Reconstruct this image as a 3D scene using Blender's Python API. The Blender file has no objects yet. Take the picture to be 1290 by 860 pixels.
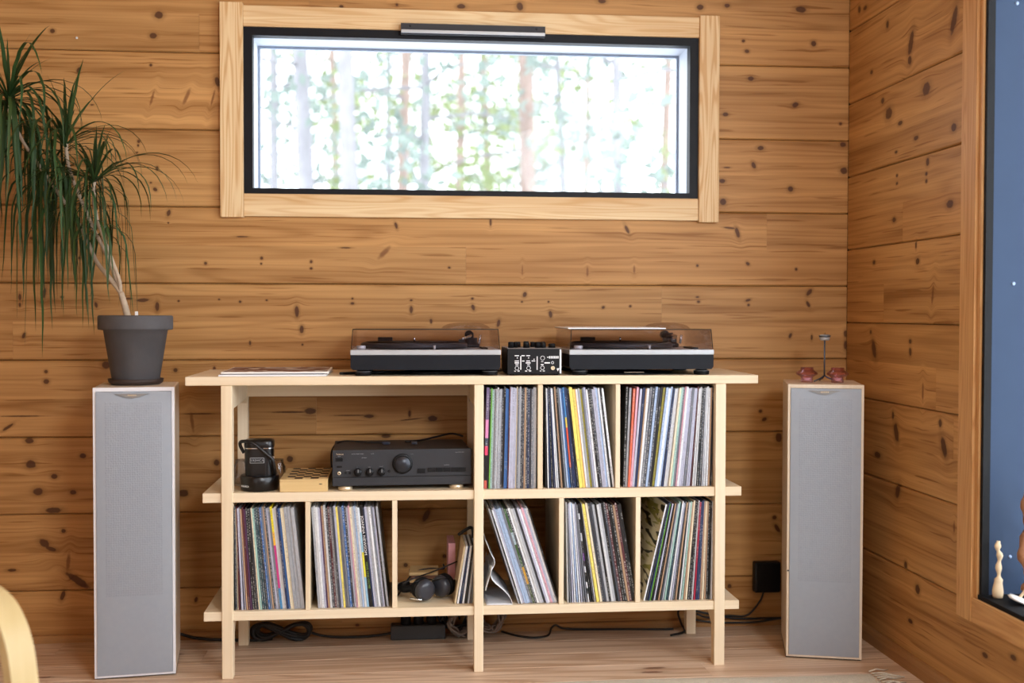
import bpy, bmesh, math, random
from mathutils import Vector, Matrix, noise as mnoise

random.seed(7)
PI = math.pi
scn = bpy.context.scene
COL = scn.collection

# ------------------------------------------------------------------ camera
CAM = Vector((-1.541, -3.8364, 1.0772))
F_PX, YAW, PITCH, ROLL = 1439.85, 0.0970, 0.0251, 0.0019
fw = Vector((math.sin(YAW)*math.cos(PITCH), math.cos(YAW)*math.cos(PITCH), -math.sin(PITCH)))
rt = Vector((math.cos(YAW), -math.sin(YAW), 0)); up = rt.cross(fw)
r2 = math.cos(ROLL)*rt + math.sin(ROLL)*up
u2 = -math.sin(ROLL)*rt + math.cos(ROLL)*up
cam_d = bpy.data.cameras.new('camera'); cam = bpy.data.objects.new('camera', cam_d); COL.objects.link(cam)
cam_d.sensor_width = 36; cam_d.lens = 36*F_PX/1290
M3 = Matrix((r2, u2, -fw)).transposed()
cam.matrix_world = Matrix.Translation(CAM) @ M3.to_4x4()
cam_d.dof.use_dof = True; cam_d.dof.focus_distance = 3.45; cam_d.dof.aperture_fstop = 1.8
cam_d.clip_start = .05; cam_d.clip_end = 300
scn.camera = cam

# ------------------------------------------------------------------ world, lights, exposure
scn.view_settings.view_transform = 'Standard'; scn.view_settings.look = 'None'
scn.view_settings.gamma = 1; scn.view_settings.use_curve_mapping = False
scn.view_settings.exposure = -0.05
world = bpy.data.worlds.new('overcast'); scn.world = world; world.use_nodes = True
bg = world.node_tree.nodes['Background']
bg.inputs[0].default_value = (.90, .95, 1, 1); bg.inputs[1].default_value = 4.6

def area(name, loc, rot, sx, sy, power, col):
    l = bpy.data.lights.new(name, 'AREA'); l.shape = 'RECTANGLE'; l.size = sx; l.size_y = sy
    l.energy = power; l.color = col
    o = bpy.data.objects.new(name, l); o.location = loc; o.rotation_euler = rot; COL.objects.link(o); return o
# daylight of the big side window (right wall) and two added area lights
area('side_window_daylight', (.27, -1.98, 1.28), (0, PI/2, 0), 1.9, 1.90, 24, (.88, .94, 1))
area('high_side_added_light', (-.12, -4.1, 2.12), (0, math.radians(66), math.radians(-32)), .75, 1.7, 144, (.90, .95, 1))  # added main light, no window here; set high to stay out of cover reflections
area('rear_fill_light', (-3.2, -6.35, 1.35), (math.radians(85), 0, math.radians(-18)), 1.6, 2.2, 30, (.90, .95, 1))  # added weak fill from behind the camera; the rear wall has no door

# ------------------------------------------------------------------ pixel -> point helper
def at(u, v, Y):
    d = r2*((u-645)/F_PX) - u2*((v-430)/F_PX) + fw
    t = (Y-CAM.y)/d.y; return CAM + t*d
def atz(u, v, Z):
    d = r2*((u-645)/F_PX) - u2*((v-430)/F_PX) + fw
    t = (Z-CAM.z)/d.z; return CAM + t*d
def atx(u, v, X):
    d = r2*((u-645)/F_PX) - u2*((v-430)/F_PX) + fw
    t = (X-CAM.x)/d.x; return CAM + t*d

# ------------------------------------------------------------------ object helpers
def link(name, data, parent=None, loc=None, rot=None, mat=None):
    o = bpy.data.objects.new(name, data); COL.objects.link(o)
    if parent is not None: o.parent = parent
    if loc is not None: o.location = loc
    if rot is not None: o.rotation_euler = rot
    if mat is not None and not data.materials: data.materials.append(mat)
    return o
def empty(name, loc=(0, 0, 0), rot=(0, 0, 0)):
    o = bpy.data.objects.new(name, None); o.empty_display_size = .05
    o.location = loc; o.rotation_euler = rot; COL.objects.link(o); return o
def tag(o, label=None, cat=None, group=None, kind=None):
    if label: o['label'] = label
    if cat: o['category'] = cat
    if group: o['group'] = group
    if kind: o['kind'] = kind
    return o

class MB:
    def __init__(s): s.v = []; s.f = []; s.sm = []; s.mi = []; s.cur = 0
    def add(s, vs, fs, smooth=False):
        n = len(s.v); s.v += [tuple(v) for v in vs]
        for f in fs: s.f.append([i+n for i in f]); s.sm.append(smooth); s.mi.append(s.cur)
        return s
    def box(s, x0, x1, y0, y1, z0, z1, b=0):
        if b <= 0:
            vs = [(x, y, z) for z in (z0, z1) for y in (y0, y1) for x in (x0, x1)]
            return s.add(vs, [(0, 2, 3, 1), (4, 5, 7, 6), (0, 1, 5, 4), (2, 6, 7, 3), (0, 4, 6, 2), (1, 3, 7, 5)])
        bm = bmesh.new(); bmesh.ops.create_cube(bm, size=1)
        for v in bm.verts:
            v.co = Vector(((x0+x1)/2+v.co.x*(x1-x0), (y0+y1)/2+v.co.y*(y1-y0), (z0+z1)/2+v.co.z*(z1-z0)))
        b = min(b, (x1-x0)*.45, (y1-y0)*.45, (z1-z0)*.45)
        bmesh.ops.bevel(bm, geom=list(bm.edges), offset=b, segments=2, profile=.5, affect='EDGES')
        bm.verts.index_update()
        s.add([v.co[:] for v in bm.verts], [[v.index for v in f.verts] for f in bm.faces]); bm.free(); return s
    def prism(s, pts, a0, a1, axis='y', smooth=False):
        # pts: 2D outline; extruded along axis
        n = len(pts)
        def mk(p, a):
            return {'y': (p[0], a, p[1]), 'x': (a, p[0], p[1]), 'z': (p[0], p[1], a)}[axis]
        vs = [mk(p, a0) for p in pts]+[mk(p, a1) for p in pts]
        fs = [[i, (i+1) % n, n+(i+1) % n, n+i] for i in range(n)]
        k = len(s.v); s.add(vs, fs, smooth); s.add(vs, [list(range(n))[::-1], list(range(n, 2*n))]); return s
    def lathe(s, prof, seg=24, c=(0, 0, 0), axis='z', cap=True):
        vs = []; fs = []
        for (r, h) in prof:
            for i in range(seg):
                a = 2*PI*i/seg; x, y = r*math.cos(a), r*math.sin(a)
                if axis == 'z': p = (c[0]+x, c[1]+y, c[2]+h)
                elif axis == 'y': p = (c[0]+x, c[1]+h, c[2]+y)
                else: p = (c[0]+h, c[1]+x, c[2]+y)
                vs.append(p)
        for j in range(len(prof)-1):
            for i in range(seg):
                fs.append([j*seg+i, j*seg+(i+1) % seg, (j+1)*seg+(i+1) % seg, (j+1)*seg+i])
        s.add(vs, fs, True)
        if cap:
            n = len(s.v)-len(vs)
            for j in (0, len(prof)-1):
                if prof[j][0] > 1e-6:
                    s.f.append([n+j*seg+i for i in range(seg)]); s.sm.append(False); s.mi.append(s.cur)
        return s
    def tube(s, pts, r, seg=8, smooth=True, taper=None):
        pts = [Vector(p) for p in pts]; n = len(pts); vs = []; fs = []
        t0 = (pts[1]-pts[0]).normalized()
        nrm = t0.orthogonal().normalized()
        for k, p in enumerate(pts):
            t = (pts[min(k+1, n-1)]-pts[max(k-1, 0)]).normalized()
            nrm = (nrm - t*nrm.dot(t))
            nrm = nrm.normalized() if nrm.length > 1e-6 else t.orthogonal().normalized()
            bn = t.cross(nrm); rr = r if taper is None else r*taper[k]
            for i in range(seg):
                a = 2*PI*i/seg; vs.append(p+rr*(math.cos(a)*nrm+math.sin(a)*bn))
        for k in range(n-1):
            for i in range(seg): fs.append([k*seg+i, k*seg+(i+1) % seg, (k+1)*seg+(i+1) % seg, (k+1)*seg+i])
        s.add(vs, fs, smooth); m = len(s.v)-len(vs)
        for k in (0, n-1): s.f.append([m+k*seg+i for i in range(seg)]); s.sm.append(False); s.mi.append(s.cur)
        return s
    def mesh(s, name):
        me = bpy.data.meshes.new(name); me.from_pydata(s.v, [], s.f)
        me.polygons.foreach_set('use_smooth', s.sm); me.polygons.foreach_set('material_index', s.mi)
        bm = bmesh.new(); bm.from_mesh(me); bmesh.ops.recalc_face_normals(bm, faces=bm.faces); bm.to_mesh(me); bm.free()
        me.update(); return me
    def build(s, name, mat, parent=None, loc=None, rot=None):
        return link(name, s.mesh(name), parent, loc, rot, mat)

def spline(pts, n=8):
    P = [Vector(p) for p in pts]; P = [P[0]*2-P[1]]+P+[P[-1]*2-P[-2]]; out = []
    for i in range(1, len(P)-2):
        a, b, c, d = P[i-1], P[i], P[i+1], P[i+2]
        for k in range(n):
            t = k/n
            out.append(.5*((2*b)+(c-a)*t+(2*a-5*b+4*c-d)*t*t+(3*b-a-3*c+d)*t**3))
    out.append(P[-2]); return out

def text_mesh(txt, size, mat, parent, loc, rot, extrude=.0002, align='CENTER', name='lettering', sx=1):
    c = bpy.data.curves.new(name, 'FONT'); c.body = txt; c.size = size; c.extrude = extrude
    c.align_x = align; c.align_y = 'CENTER'; c.resolution_u = 3
    t = bpy.data.objects.new('tmp', c); COL.objects.link(t)
    dg = bpy.context.evaluated_depsgraph_get(); dg.update()
    me = bpy.data.meshes.new_from_object(t.evaluated_get(dg)); bpy.data.objects.remove(t)
    me.materials.clear()
    o = link(name, me, parent, loc, rot, mat); o.scale = (sx, 1, 1); return o

# ------------------------------------------------------------------ materials
def lin(r, g, b): return tuple(((c/255)/12.92 if c/255 <= .04045 else ((c/255+.055)/1.055)**2.4) for c in (r, g, b))+(1,)
class NT:
    def __init__(s, nt): s.nt = nt
    def n(s, t, **kw):
        nd = s.nt.nodes.new(t)
        for k, v in kw.items(): setattr(nd, k, v)
        return nd
    def l(s, a, b): s.nt.links.new(a, b)
    def set(s, sock, v):
        if isinstance(v, bpy.types.NodeSocket): s.l(v, sock)
        else: sock.default_value = v
    def m(s, op, a, b=0.0, c=None, clamp=False):
        nd = s.n('ShaderNodeMath', operation=op, use_clamp=clamp); s.set(nd.inputs[0], a); s.set(nd.inputs[1], b)
        if c is not None: s.set(nd.inputs[2], c)
        return nd.outputs[0]
    def comb(s, x, y, z):
        nd = s.n('ShaderNodeCombineXYZ'); s.set(nd.inputs[0], x); s.set(nd.inputs[1], y); s.set(nd.inputs[2], z); return nd.outputs[0]
    def noise(s, vec, scale=1, detail=3, rough=.5, dist=0):
        nd = s.n('ShaderNodeTexNoise'); s.l(vec, nd.inputs['Vector']); nd.inputs['Scale'].default_value = scale
        nd.inputs['Detail'].default_value = detail; nd.inputs['Roughness'].default_value = rough
        nd.inputs['Distortion'].default_value = dist; return nd.outputs['Fac']
    def mix(s, f, a, b, mode='MIX'):
        nd = s.n('ShaderNodeMix', data_type='RGBA', blend_type=mode); s.set(nd.inputs[0], f); s.set(nd.inputs[6], a); s.set(nd.inputs[7], b)
        return nd.outputs[2]
    def ss(s, x, lo, hi):
        nd = s.n('ShaderNodeMapRange', interpolation_type='SMOOTHSTEP'); s.set(nd.inputs[0], x)
        nd.inputs[1].default_value = lo; nd.inputs[2].default_value = hi; return nd.outputs[0]

def newmat(name):
    m = bpy.data.materials.new(name); m.use_nodes = True; nt = NT(m.node_tree)
    return m, nt, m.node_tree.nodes['Principled BSDF']

def plain(name, col, rough=.5, metal=0, spec=.5, var=.06, vscale=30, bump=0, bscale=200, coat=0, use_obj=False):
    m, n, p = newmat(name)
    tc = n.n('ShaderNodeTexCoord').outputs['Object']
    f = n.noise(tc, vscale, 3)
    v = n.m('MULTIPLY_ADD', f, var*2, 1-var)
    c = col
    if use_obj:
        oi = n.n('ShaderNodeObjectInfo'); c = oi.outputs['Color']
    out = n.n('ShaderNodeVectorMath', operation='SCALE'); n.set(out.inputs[0], c if use_obj else tuple(col[:3])); n.l(v, out.inputs['Scale'])
    n.l(out.outputs[0], p.inputs['Base Color'])
    p.inputs['Roughness'].default_value = rough; p.inputs['Metallic'].default_value = metal
    p.inputs['Specular IOR Level'].default_value = spec; p.inputs['Coat Weight'].default_value = coat
    if bump:
        b = n.n('ShaderNodeBump'); b.inputs['Strength'].default_value = bump; b.inputs['Distance'].default_value = .002
        n.l(n.noise(tc, bscale, 2), b.inputs['Height']); n.l(b.outputs[0], p.inputs['Normal'])
    return m

# knot node group: accumulates the smallest elliptical distance and the grain warp
kg = bpy.data.node_groups.new('knot', 'ShaderNodeTree')
for nm in ('U', 'V', 'CU', 'CV', 'RU', 'RV', 'Cos', 'Sin', 'D', 'W'):
    kg.interface.new_socket(nm, in_out='INPUT', socket_type='NodeSocketFloat')
kg.interface.new_socket('D', in_out='OUTPUT', socket_type='NodeSocketFloat')
kg.interface.new_socket('W', in_out='OUTPUT', socket_type='NodeSocketFloat')
k = NT(kg); gi = k.n('NodeGroupInput'); go = k.n('NodeGroupOutput'); I = gi.outputs
du = k.m('SUBTRACT', I['U'], I['CU']); dv = k.m('SUBTRACT', I['V'], I['CV'])
a_ = k.m('ADD', k.m('MULTIPLY', du, I['Cos']), k.m('MULTIPLY', dv, I['Sin']))
b_ = k.m('SUBTRACT', k.m('MULTIPLY', dv, I['Cos']), k.m('MULTIPLY', du, I['Sin']))
a2 = k.m('POWER', k.m('ABSOLUTE', k.m('DIVIDE', a_, I['RU'])), 2.0); b2 = k.m('POWER', k.m('ABSOLUTE', k.m('DIVIDE', b_, I['RV'])), 2.0)
d2 = k.m('ADD', a2, b2); dd = k.m('SQRT', d2)
k.l(k.m('MINIMUM', dd, I['D']), go.inputs['D'])
e = k.m('EXPONENT', k.m('MULTIPLY', k.m('ADD', k.m('MULTIPLY', a2, .6), b2), -.20))
k.l(k.m('SUBTRACT', I['W'], k.m('MULTIPLY', dv, k.m('MULTIPLY', e, .6))), go.inputs['W'])

def wood(name, light, dark, axes='xz', knots=None, ring=1.0, rough=.5, gen_knots=0.0, tone=True, knotcol=(.07, .022, .008, 1), rnd=True, streak=1.0, bump=.15, sheen=.28, catv=8.5):
    """axes: grain axis, across axis"""
    m, n, p = newmat(name)
    tc = n.n('ShaderNodeTexCoord').outputs['Object']
    sp = n.n('ShaderNodeSeparateXYZ'); n.l(tc, sp.inputs[0]); ax = {'x': 0, 'y': 1, 'z': 2}
    u = sp.outputs[ax[axes[0]]]; v = sp.outputs[ax[axes[1]]]
    w = sp.outputs[[i for i in range(3) if i not in (ax[axes[0]], ax[axes[1]])][0]]
    oi = n.n('ShaderNodeObjectInfo')
    off = n.m('MULTIPLY', oi.outputs['Random'], 23.7) if rnd else 0.0
    D = n.m('ADD', 9.0, 0.0); D2 = n.m('ADD', 9.0, 0.0); W = n.m('ADD', 0.0, 0.0)
    for (cu, cv, ru, rv, ang) in (knots or []):
        g = n.n('ShaderNodeGroup', node_tree=kg)
        n.l(u, g.inputs['U']); n.l(v, g.inputs['V'])
        for nm, val in (('CU', cu), ('CV', cv), ('RU', ru), ('RV', rv), ('Cos', math.cos(ang)), ('Sin', math.sin(ang))): g.inputs[nm].default_value = val
        n.l(W, g.inputs['W']); W = g.outputs['W']
        if rv > 3.2*ru: n.l(D2, g.inputs['D']); D2 = g.outputs['D']
        else: n.l(D, g.inputs['D']); D = g.outputs['D']
    u2_ = n.m('ADD', u, off)
    low = n.noise(n.comb(n.m('MULTIPLY', u2_, 1.6), n.m('MULTIPLY', v, 5.0), off), 1, 2)
    vv = n.m('ADD', n.m('ADD', v, n.m('MULTIPLY', w, .6)), n.m('ADD', W, n.m('MULTIPLY', low, .007)))
    broad = n.noise(n.comb(n.m('MULTIPLY', u2_, .5), n.m('MULTIPLY', vv, 26), off), 1, 2)
    fine = n.noise(n.comb(n.m('MULTIPLY', u2_, 2.2), n.m('MULTIPLY', vv, 210), off), 1, 2)
    cat = n.noise(n.comb(n.m('MULTIPLY', u2_, .5 if catv < 10 else 1.2), n.m('MULTIPLY', vv, catv), off), 1, 1.5)
    rg = n.m('SINE', n.m('MULTIPLY', cat, 75.0)); rg = n.m('POWER', n.m('MULTIPLY_ADD', rg, .5, .5), 2.2)
    mottle = n.noise(n.comb(n.m('MULTIPLY', u2_, 1.5), n.m('MULTIPLY', v, 11.0), off), 1, 2)
    f = n.m('ADD', n.m('MULTIPLY', n.ss(broad, .32, .75), .42*streak), n.m('MULTIPLY', n.ss(fine, .35, .75), .22*streak))
    f = n.m('ADD', f, n.m('MULTIPLY', rg, .26*ring))
    f = n.m('ADD', f, n.m('MULTIPLY', n.ss(mottle, .35, .75), .30), clamp=True)
    if knots:
        res_ = n.noise(n.comb(n.m('MULTIPLY', u2_, 4.0), n.m('MULTIPLY', vv, 95), n.m('ADD', off, 4.0)), 1, 1)
        f = n.m('ADD', f, n.m('MULTIPLY', n.ss(res_, .64, .74), .55))
    c = n.mix(f, light, dark)
    if gen_knots > 0:
        vo = n.n('ShaderNodeTexVoronoi'); n.l(n.comb(n.m('MULTIPLY', u2_, 2.6), n.m('MULTIPLY', v, 11), off), vo.inputs['Vector']); vo.inputs['Scale'].default_value = 1
        sc = n.n('ShaderNodeSeparateColor'); n.l(vo.outputs['Color'], sc.inputs[0])
        gate = n.m('MULTIPLY', n.m('GREATER_THAN', sc.outputs[0], 1-gen_knots), 1.0)
        dk = n.m('ADD', n.m('MULTIPLY', vo.outputs['Distance'], 11.0), n.m('MULTIPLY', n.m('SUBTRACT', 1.0, gate), 9.0))
        D = n.m('MINIMUM', D, dk)
    if knots or gen_knots > 0:
        wob = n.noise(tc, 70, 2)
        Dn = n.m('ADD', D, n.m('MULTIPLY', n.m('SUBTRACT', wob, .5), .6))
        halo = n.m('SUBTRACT', 1.0, n.ss(Dn, .9, 2.4)); core = n.m('SUBTRACT', 1.0, n.ss(Dn, .8, 1.2))
        c = n.mix(n.m('MULTIPLY', halo, .42), c, tuple(x*.62 for x in dark[:3])+(1,))
        c = n.mix(n.m('MULTIPLY', core, .86), c, knotcol)
        if knots: c = n.mix(n.m('MULTIPLY', n.m('SUBTRACT', 1.0, n.ss(n.m('ADD', D2, n.m('MULTIPLY', n.m('SUBTRACT', wob, .5), .8)), .5, 1.5)), .72), c, lin(112, 66, 34))
    if tone: c = n.mix(1.0, c, oi.outputs['Color'], 'MULTIPLY')
    n.l(c, p.inputs['Base Color'])
    p.inputs['Roughness'].default_value = rough; p.inputs['Specular IOR Level'].default_value = sheen
    b = n.n('ShaderNodeBump'); b.inputs['Strength'].default_value = bump; b.inputs['Distance'].default_value = .0015
    n.l(n.m('SUBTRACT', 1.0, f), b.inputs['Height']); n.l(b.outputs[0], p.inputs['Normal'])
    return m

def clear(name, tint, ior=1.45, rough=.02, refl=1.0):
    m = bpy.data.materials.new(name); m.use_nodes = True; nt = m.node_tree; nt.nodes.clear(); n = NT(nt)
    out = n.n('ShaderNodeOutputMaterial'); tr = n.n('ShaderNodeBsdfTransparent'); tr.inputs[0].default_value = tint
    gl = n.n('ShaderNodeBsdfGlossy'); gl.inputs['Roughness'].default_value = rough
    fr = n.n('ShaderNodeFresnel'); fr.inputs[0].default_value = ior
    mx = n.n('ShaderNodeMixShader'); n.l(n.m('MULTIPLY', fr.outputs[0], refl), mx.inputs[0])
    n.l(tr.outputs[0], mx.inputs[1]); n.l(gl.outputs[0], mx.inputs[2]); n.l(mx.outputs[0], out.inputs[0]); return m

WL, WD = lin(203, 156, 98), lin(146, 100, 51)
TL, TD = lin(240, 224, 196), lin(222, 198, 162)
M = {}
M['table'] = wood('table_pine', TL, TD, 'xz', gen_knots=.10, rough=.5, knotcol=lin(150, 92, 62), ring=.7)
M['table_top'] = wood('tabletop_pine', TL, TD, 'xy', gen_knots=.12, rough=.45, knotcol=lin(150, 92, 62), ring=.8)
M['table_v'] = wood('leg_pine', TL, TD, 'zx', gen_knots=.06, rough=.5, knotcol=lin(160, 100, 70), ring=.5)
M['table_y'] = wood('divider_pine', TL, TD, 'zy', gen_knots=.08, rough=.5, knotcol=lin(150, 92, 62), ring=.5)
M['casing_v'] = wood('casing_pine_upright', lin(238, 214, 170), lin(210, 168, 116), 'zx', gen_knots=.0, ring=2.8, catv=24, knotcol=lin(120, 66, 34))
M['casing_h'] = wood('casing_pine_level', lin(238, 214, 170), lin(210, 168, 116), 'xz', gen_knots=.07, ring=1.6, catv=18, knotcol=lin(120, 66, 34))
M['casing_r'] = wood('casing_pine_side', lin(214, 168, 112), lin(176, 124, 72), 'zy', gen_knots=.0, ring=1.6, catv=22, knotcol=lin(110, 60, 30))
M['casing_ry'] = wood('casing_pine_sill', lin(210, 162, 106), lin(172, 120, 70), 'yz', gen_knots=.08, ring=1.6, catv=18, knotcol=lin(100, 55, 28))
M['floor'] = wood('floor_pine', lin(226, 202, 178), lin(186, 154, 126), 'xy', gen_knots=.20, ring=2.4, rough=.42, catv=9.5, knotcol=lin(105, 62, 42))
M['slab'] = plain('wall_core', lin(40, 24, 12), .8)
M['base'] = wood('baseboard_pine', lin(176, 132, 84), lin(136, 94, 54), 'xz', ring=.5)
M['base_y'] = wood('baseboard_pine_side', lin(176, 132, 84), lin(136, 94, 54), 'yz', ring=.5)
M['ceiling'] = wood('ceiling_pine', lin(222, 190, 150), lin(196, 158, 116), 'xy', gen_knots=.1)
M['black_frame'] = plain('black_frame', lin(20, 21, 26), .5, spec=.2)
M['reveal'] = plain('reveal_grey', lin(206, 212, 222), .5, var=.02)
M['pane'] = clear('window_pane', (.97, .985, 1, 1), 1.5, .0, .08)
M['navy'] = plain('navy_steel', lin(40, 56, 80), .55, var=.08, vscale=9, spec=.2)
M['screw'] = plain('screw_steel', lin(120, 134, 158), .4, .5)
M['black'] = plain('black_plastic', lin(16, 17, 20), .42, spec=.25)
M['black_soft'] = plain('black_rubber', lin(13, 13, 15), .65, spec=.2)
M['leather'] = plain('black_leather', lin(10, 10, 13), .3, bump=.3, bscale=160)
M['charcoal'] = plain('charcoal_metal', lin(54, 55, 59), .5, .2, spec=.3)
M['navyplinth'] = plain('plinth_charcoal', lin(20, 23, 30), .55, spec=.2)
M['silver'] = plain('silver_plate', lin(184, 188, 192), .35, .3)
M['chrome'] = plain('chrome', lin(215, 218, 222), .15, .95)
M['brass'] = plain('pale_brass', lin(222, 206, 176), .3, .6)
M['white'] = plain('white_print', lin(235, 236, 238), .6)
M['greyprint'] = plain('grey_print', lin(160, 162, 166), .6)
M['cover'] = clear('dust_cover', (.955, .94, .965, 1), 1.5, .03, .5)
M['bulge'] = clear('cover_bulge', (.88, .85, .87, 1), 1.5, .03, .25)
M['pot'] = plain('dark_clay', lin(80, 79, 82), .75, var=.22, vscale=14, bump=.2, bscale=60)
M['soil'] = plain('soil', lin(44, 32, 24), .95, bump=.6, bscale=60)
M['saucer'] = plain('saucer_clay', lin(58, 46, 42), .6, var=.15)
M['bark'] = plain('pale_bark', lin(186, 168, 146), .85, var=.25, vscale=60, bump=.7, bscale=90)
M['leaf'] = plain('dracaena_leaf', lin(58, 84, 56), .5, spec=.18, var=.25, vscale=12, use_obj=True)
M['cab'] = wood('speaker_birch', lin(232, 218, 198), lin(214, 194, 168), 'zy', ring=.4, rough=.4)
M['cab_glare'] = plain('speaker_edge_reflection', lin(226, 226, 230), .35, var=.02)  # birch edge of the left speaker, white window reflection put into its colour
M['glass_pink'] = clear('pink_glass', (.95, .79, .85, 1), 1.4, .05, .55)
M['sleeve_side'] = plain('sleeve_side', lin(120, 120, 124), .5, use_obj=True)
M['cable'] = plain('black_cable', lin(17, 17, 19), .5)
M['cable_brown'] = plain('grey_brown_cable', lin(112, 100, 92), .55)
M['paper'] = plain('white_paper', lin(232, 234, 240), .6, var=.03)
M['birch'] = wood('birch_veneer', lin(208, 188, 140), lin(190, 166, 116), 'zy', ring=.3, rough=.35)
M['birch_edge'] = plain('birch_ply_edge', lin(150, 120, 88), .5, var=.15, vscale=60)
M['rug'] = plain('cream_wool', lin(205, 196, 178), .95, var=.18, vscale=150, bump=1.0, bscale=260)
M['boxwood'] = wood('maple_box', lin(226, 198, 144), lin(206, 170, 114), 'xz', ring=.9)
M['walnut'] = plain('dark_square', lin(42, 27, 20), .5)
M['maple'] = plain('light_square', lin(222, 190, 136), .5)
M['snow'] = plain('snow', lin(240, 243, 248), .8, var=.03)
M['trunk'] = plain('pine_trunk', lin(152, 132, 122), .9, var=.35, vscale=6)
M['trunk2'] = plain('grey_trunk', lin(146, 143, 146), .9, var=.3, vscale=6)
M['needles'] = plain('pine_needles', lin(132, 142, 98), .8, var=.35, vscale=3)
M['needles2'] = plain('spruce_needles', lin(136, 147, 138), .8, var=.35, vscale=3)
M['spoonwood'] = plain('pale_carved_wood', lin(220, 196, 160), .55, var=.12)
M['driftwood'] = plain('rough_driftwood', lin(150, 104, 72), .85, var=.35, vscale=40, bump=.8, bscale=70)
M['wax'] = plain('white_wax', lin(236, 232, 226), .5)
M['steelblue'] = plain('blue_grey_steel', lin(92, 102, 116), .35, .6)

# grille: silver cloth with a perforated dimple relief in the middle field
def grille_mat(name, col):
    m, n, p = newmat(name)
    tc = n.n('ShaderNodeTexCoord').outputs['Object']; sp = n.n('ShaderNodeSeparateXYZ'); n.l(tc, sp.inputs[0])
    inx = n.m('LESS_THAN', n.m('ABSOLUTE', sp.outputs[0]), .080)
    inz = n.m('MULTIPLY', n.m('GREATER_THAN', sp.outputs[2], .245), n.m('LESS_THAN', sp.outputs[2], .815))
    inn = n.m('MULTIPLY', inx, inz)
    vo = n.n('ShaderNodeTexVoronoi'); n.l(tc, vo.inputs['Vector']); vo.inputs['Scale'].default_value = 150; vo.inputs['Randomness'].default_value = .35
    ht = n.m('MULTIPLY', vo.outputs['Distance'], inn)
    ns = n.noise(tc, 55, 3)
    base = n.mix(n.m('MULTIPLY', inn, n.m('MULTIPLY', n.m('SUBTRACT', 1.0, vo.outputs['Distance']), .35)), col, tuple(x*.72 for x in col[:3])+(1,))
    base = n.mix(n.m('MULTIPLY', ns, .10), base, (.7, .7, .7, 1))
    n.l(base, p.inputs['Base Color']); p.inputs['Roughness'].default_value = .55; p.inputs['Metallic'].default_value = .25
    b = n.n('ShaderNodeBump'); b.inputs['Strength'].default_value = .5; b.inputs['Distance'].default_value = .001
    n.l(ht, b.inputs['Height']); n.l(b.outputs[0], p.inputs['Normal']); return m
M['grille'] = grille_mat('silver_grille', lin(152, 160, 171))

# ================================================================== SETTING
# ---- floor
floor = MB().box(-4.2, .02, -6.5, .02, -.08, -.022).build('floor', M['slab']); tag(floor, kind='structure')
rr = random.Random(3)
yb = 0.0; row = 0; FW = .137
def setcol(o, t, warm=0): o.color = (t*(1+warm), t, t*(1-warm), 1)
while yb > -3.0:
    x = -4.2 + rr.uniform(-1.5, 0)
    while x < 0:
        L = rr.uniform(1.9, 3.4)
        if row == 2: x0j = None
        a, b = max(x, -4.2), min(x+L, 0)
        if b > a+.05:
            c = .0016
            pts = [(yb-.0002, -.022), (yb-.0002, -c), (yb-c, 0), (yb-FW+c, 0), (yb-FW+.0002, -c), (yb-FW+.0002, -.022)]
            o = MB().prism(pts, a+.0003, b-.0003, 'x').build('plank', M['floor'], floor); setcol(o, rr.uniform(.90, 1.06), rr.uniform(-.02, .03))
        x += L
    yb -= FW; row += 1
MB().box(-4.2, 0, -6.5, yb, -.022, 0).build('plank', M['floor'], floor)

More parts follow.
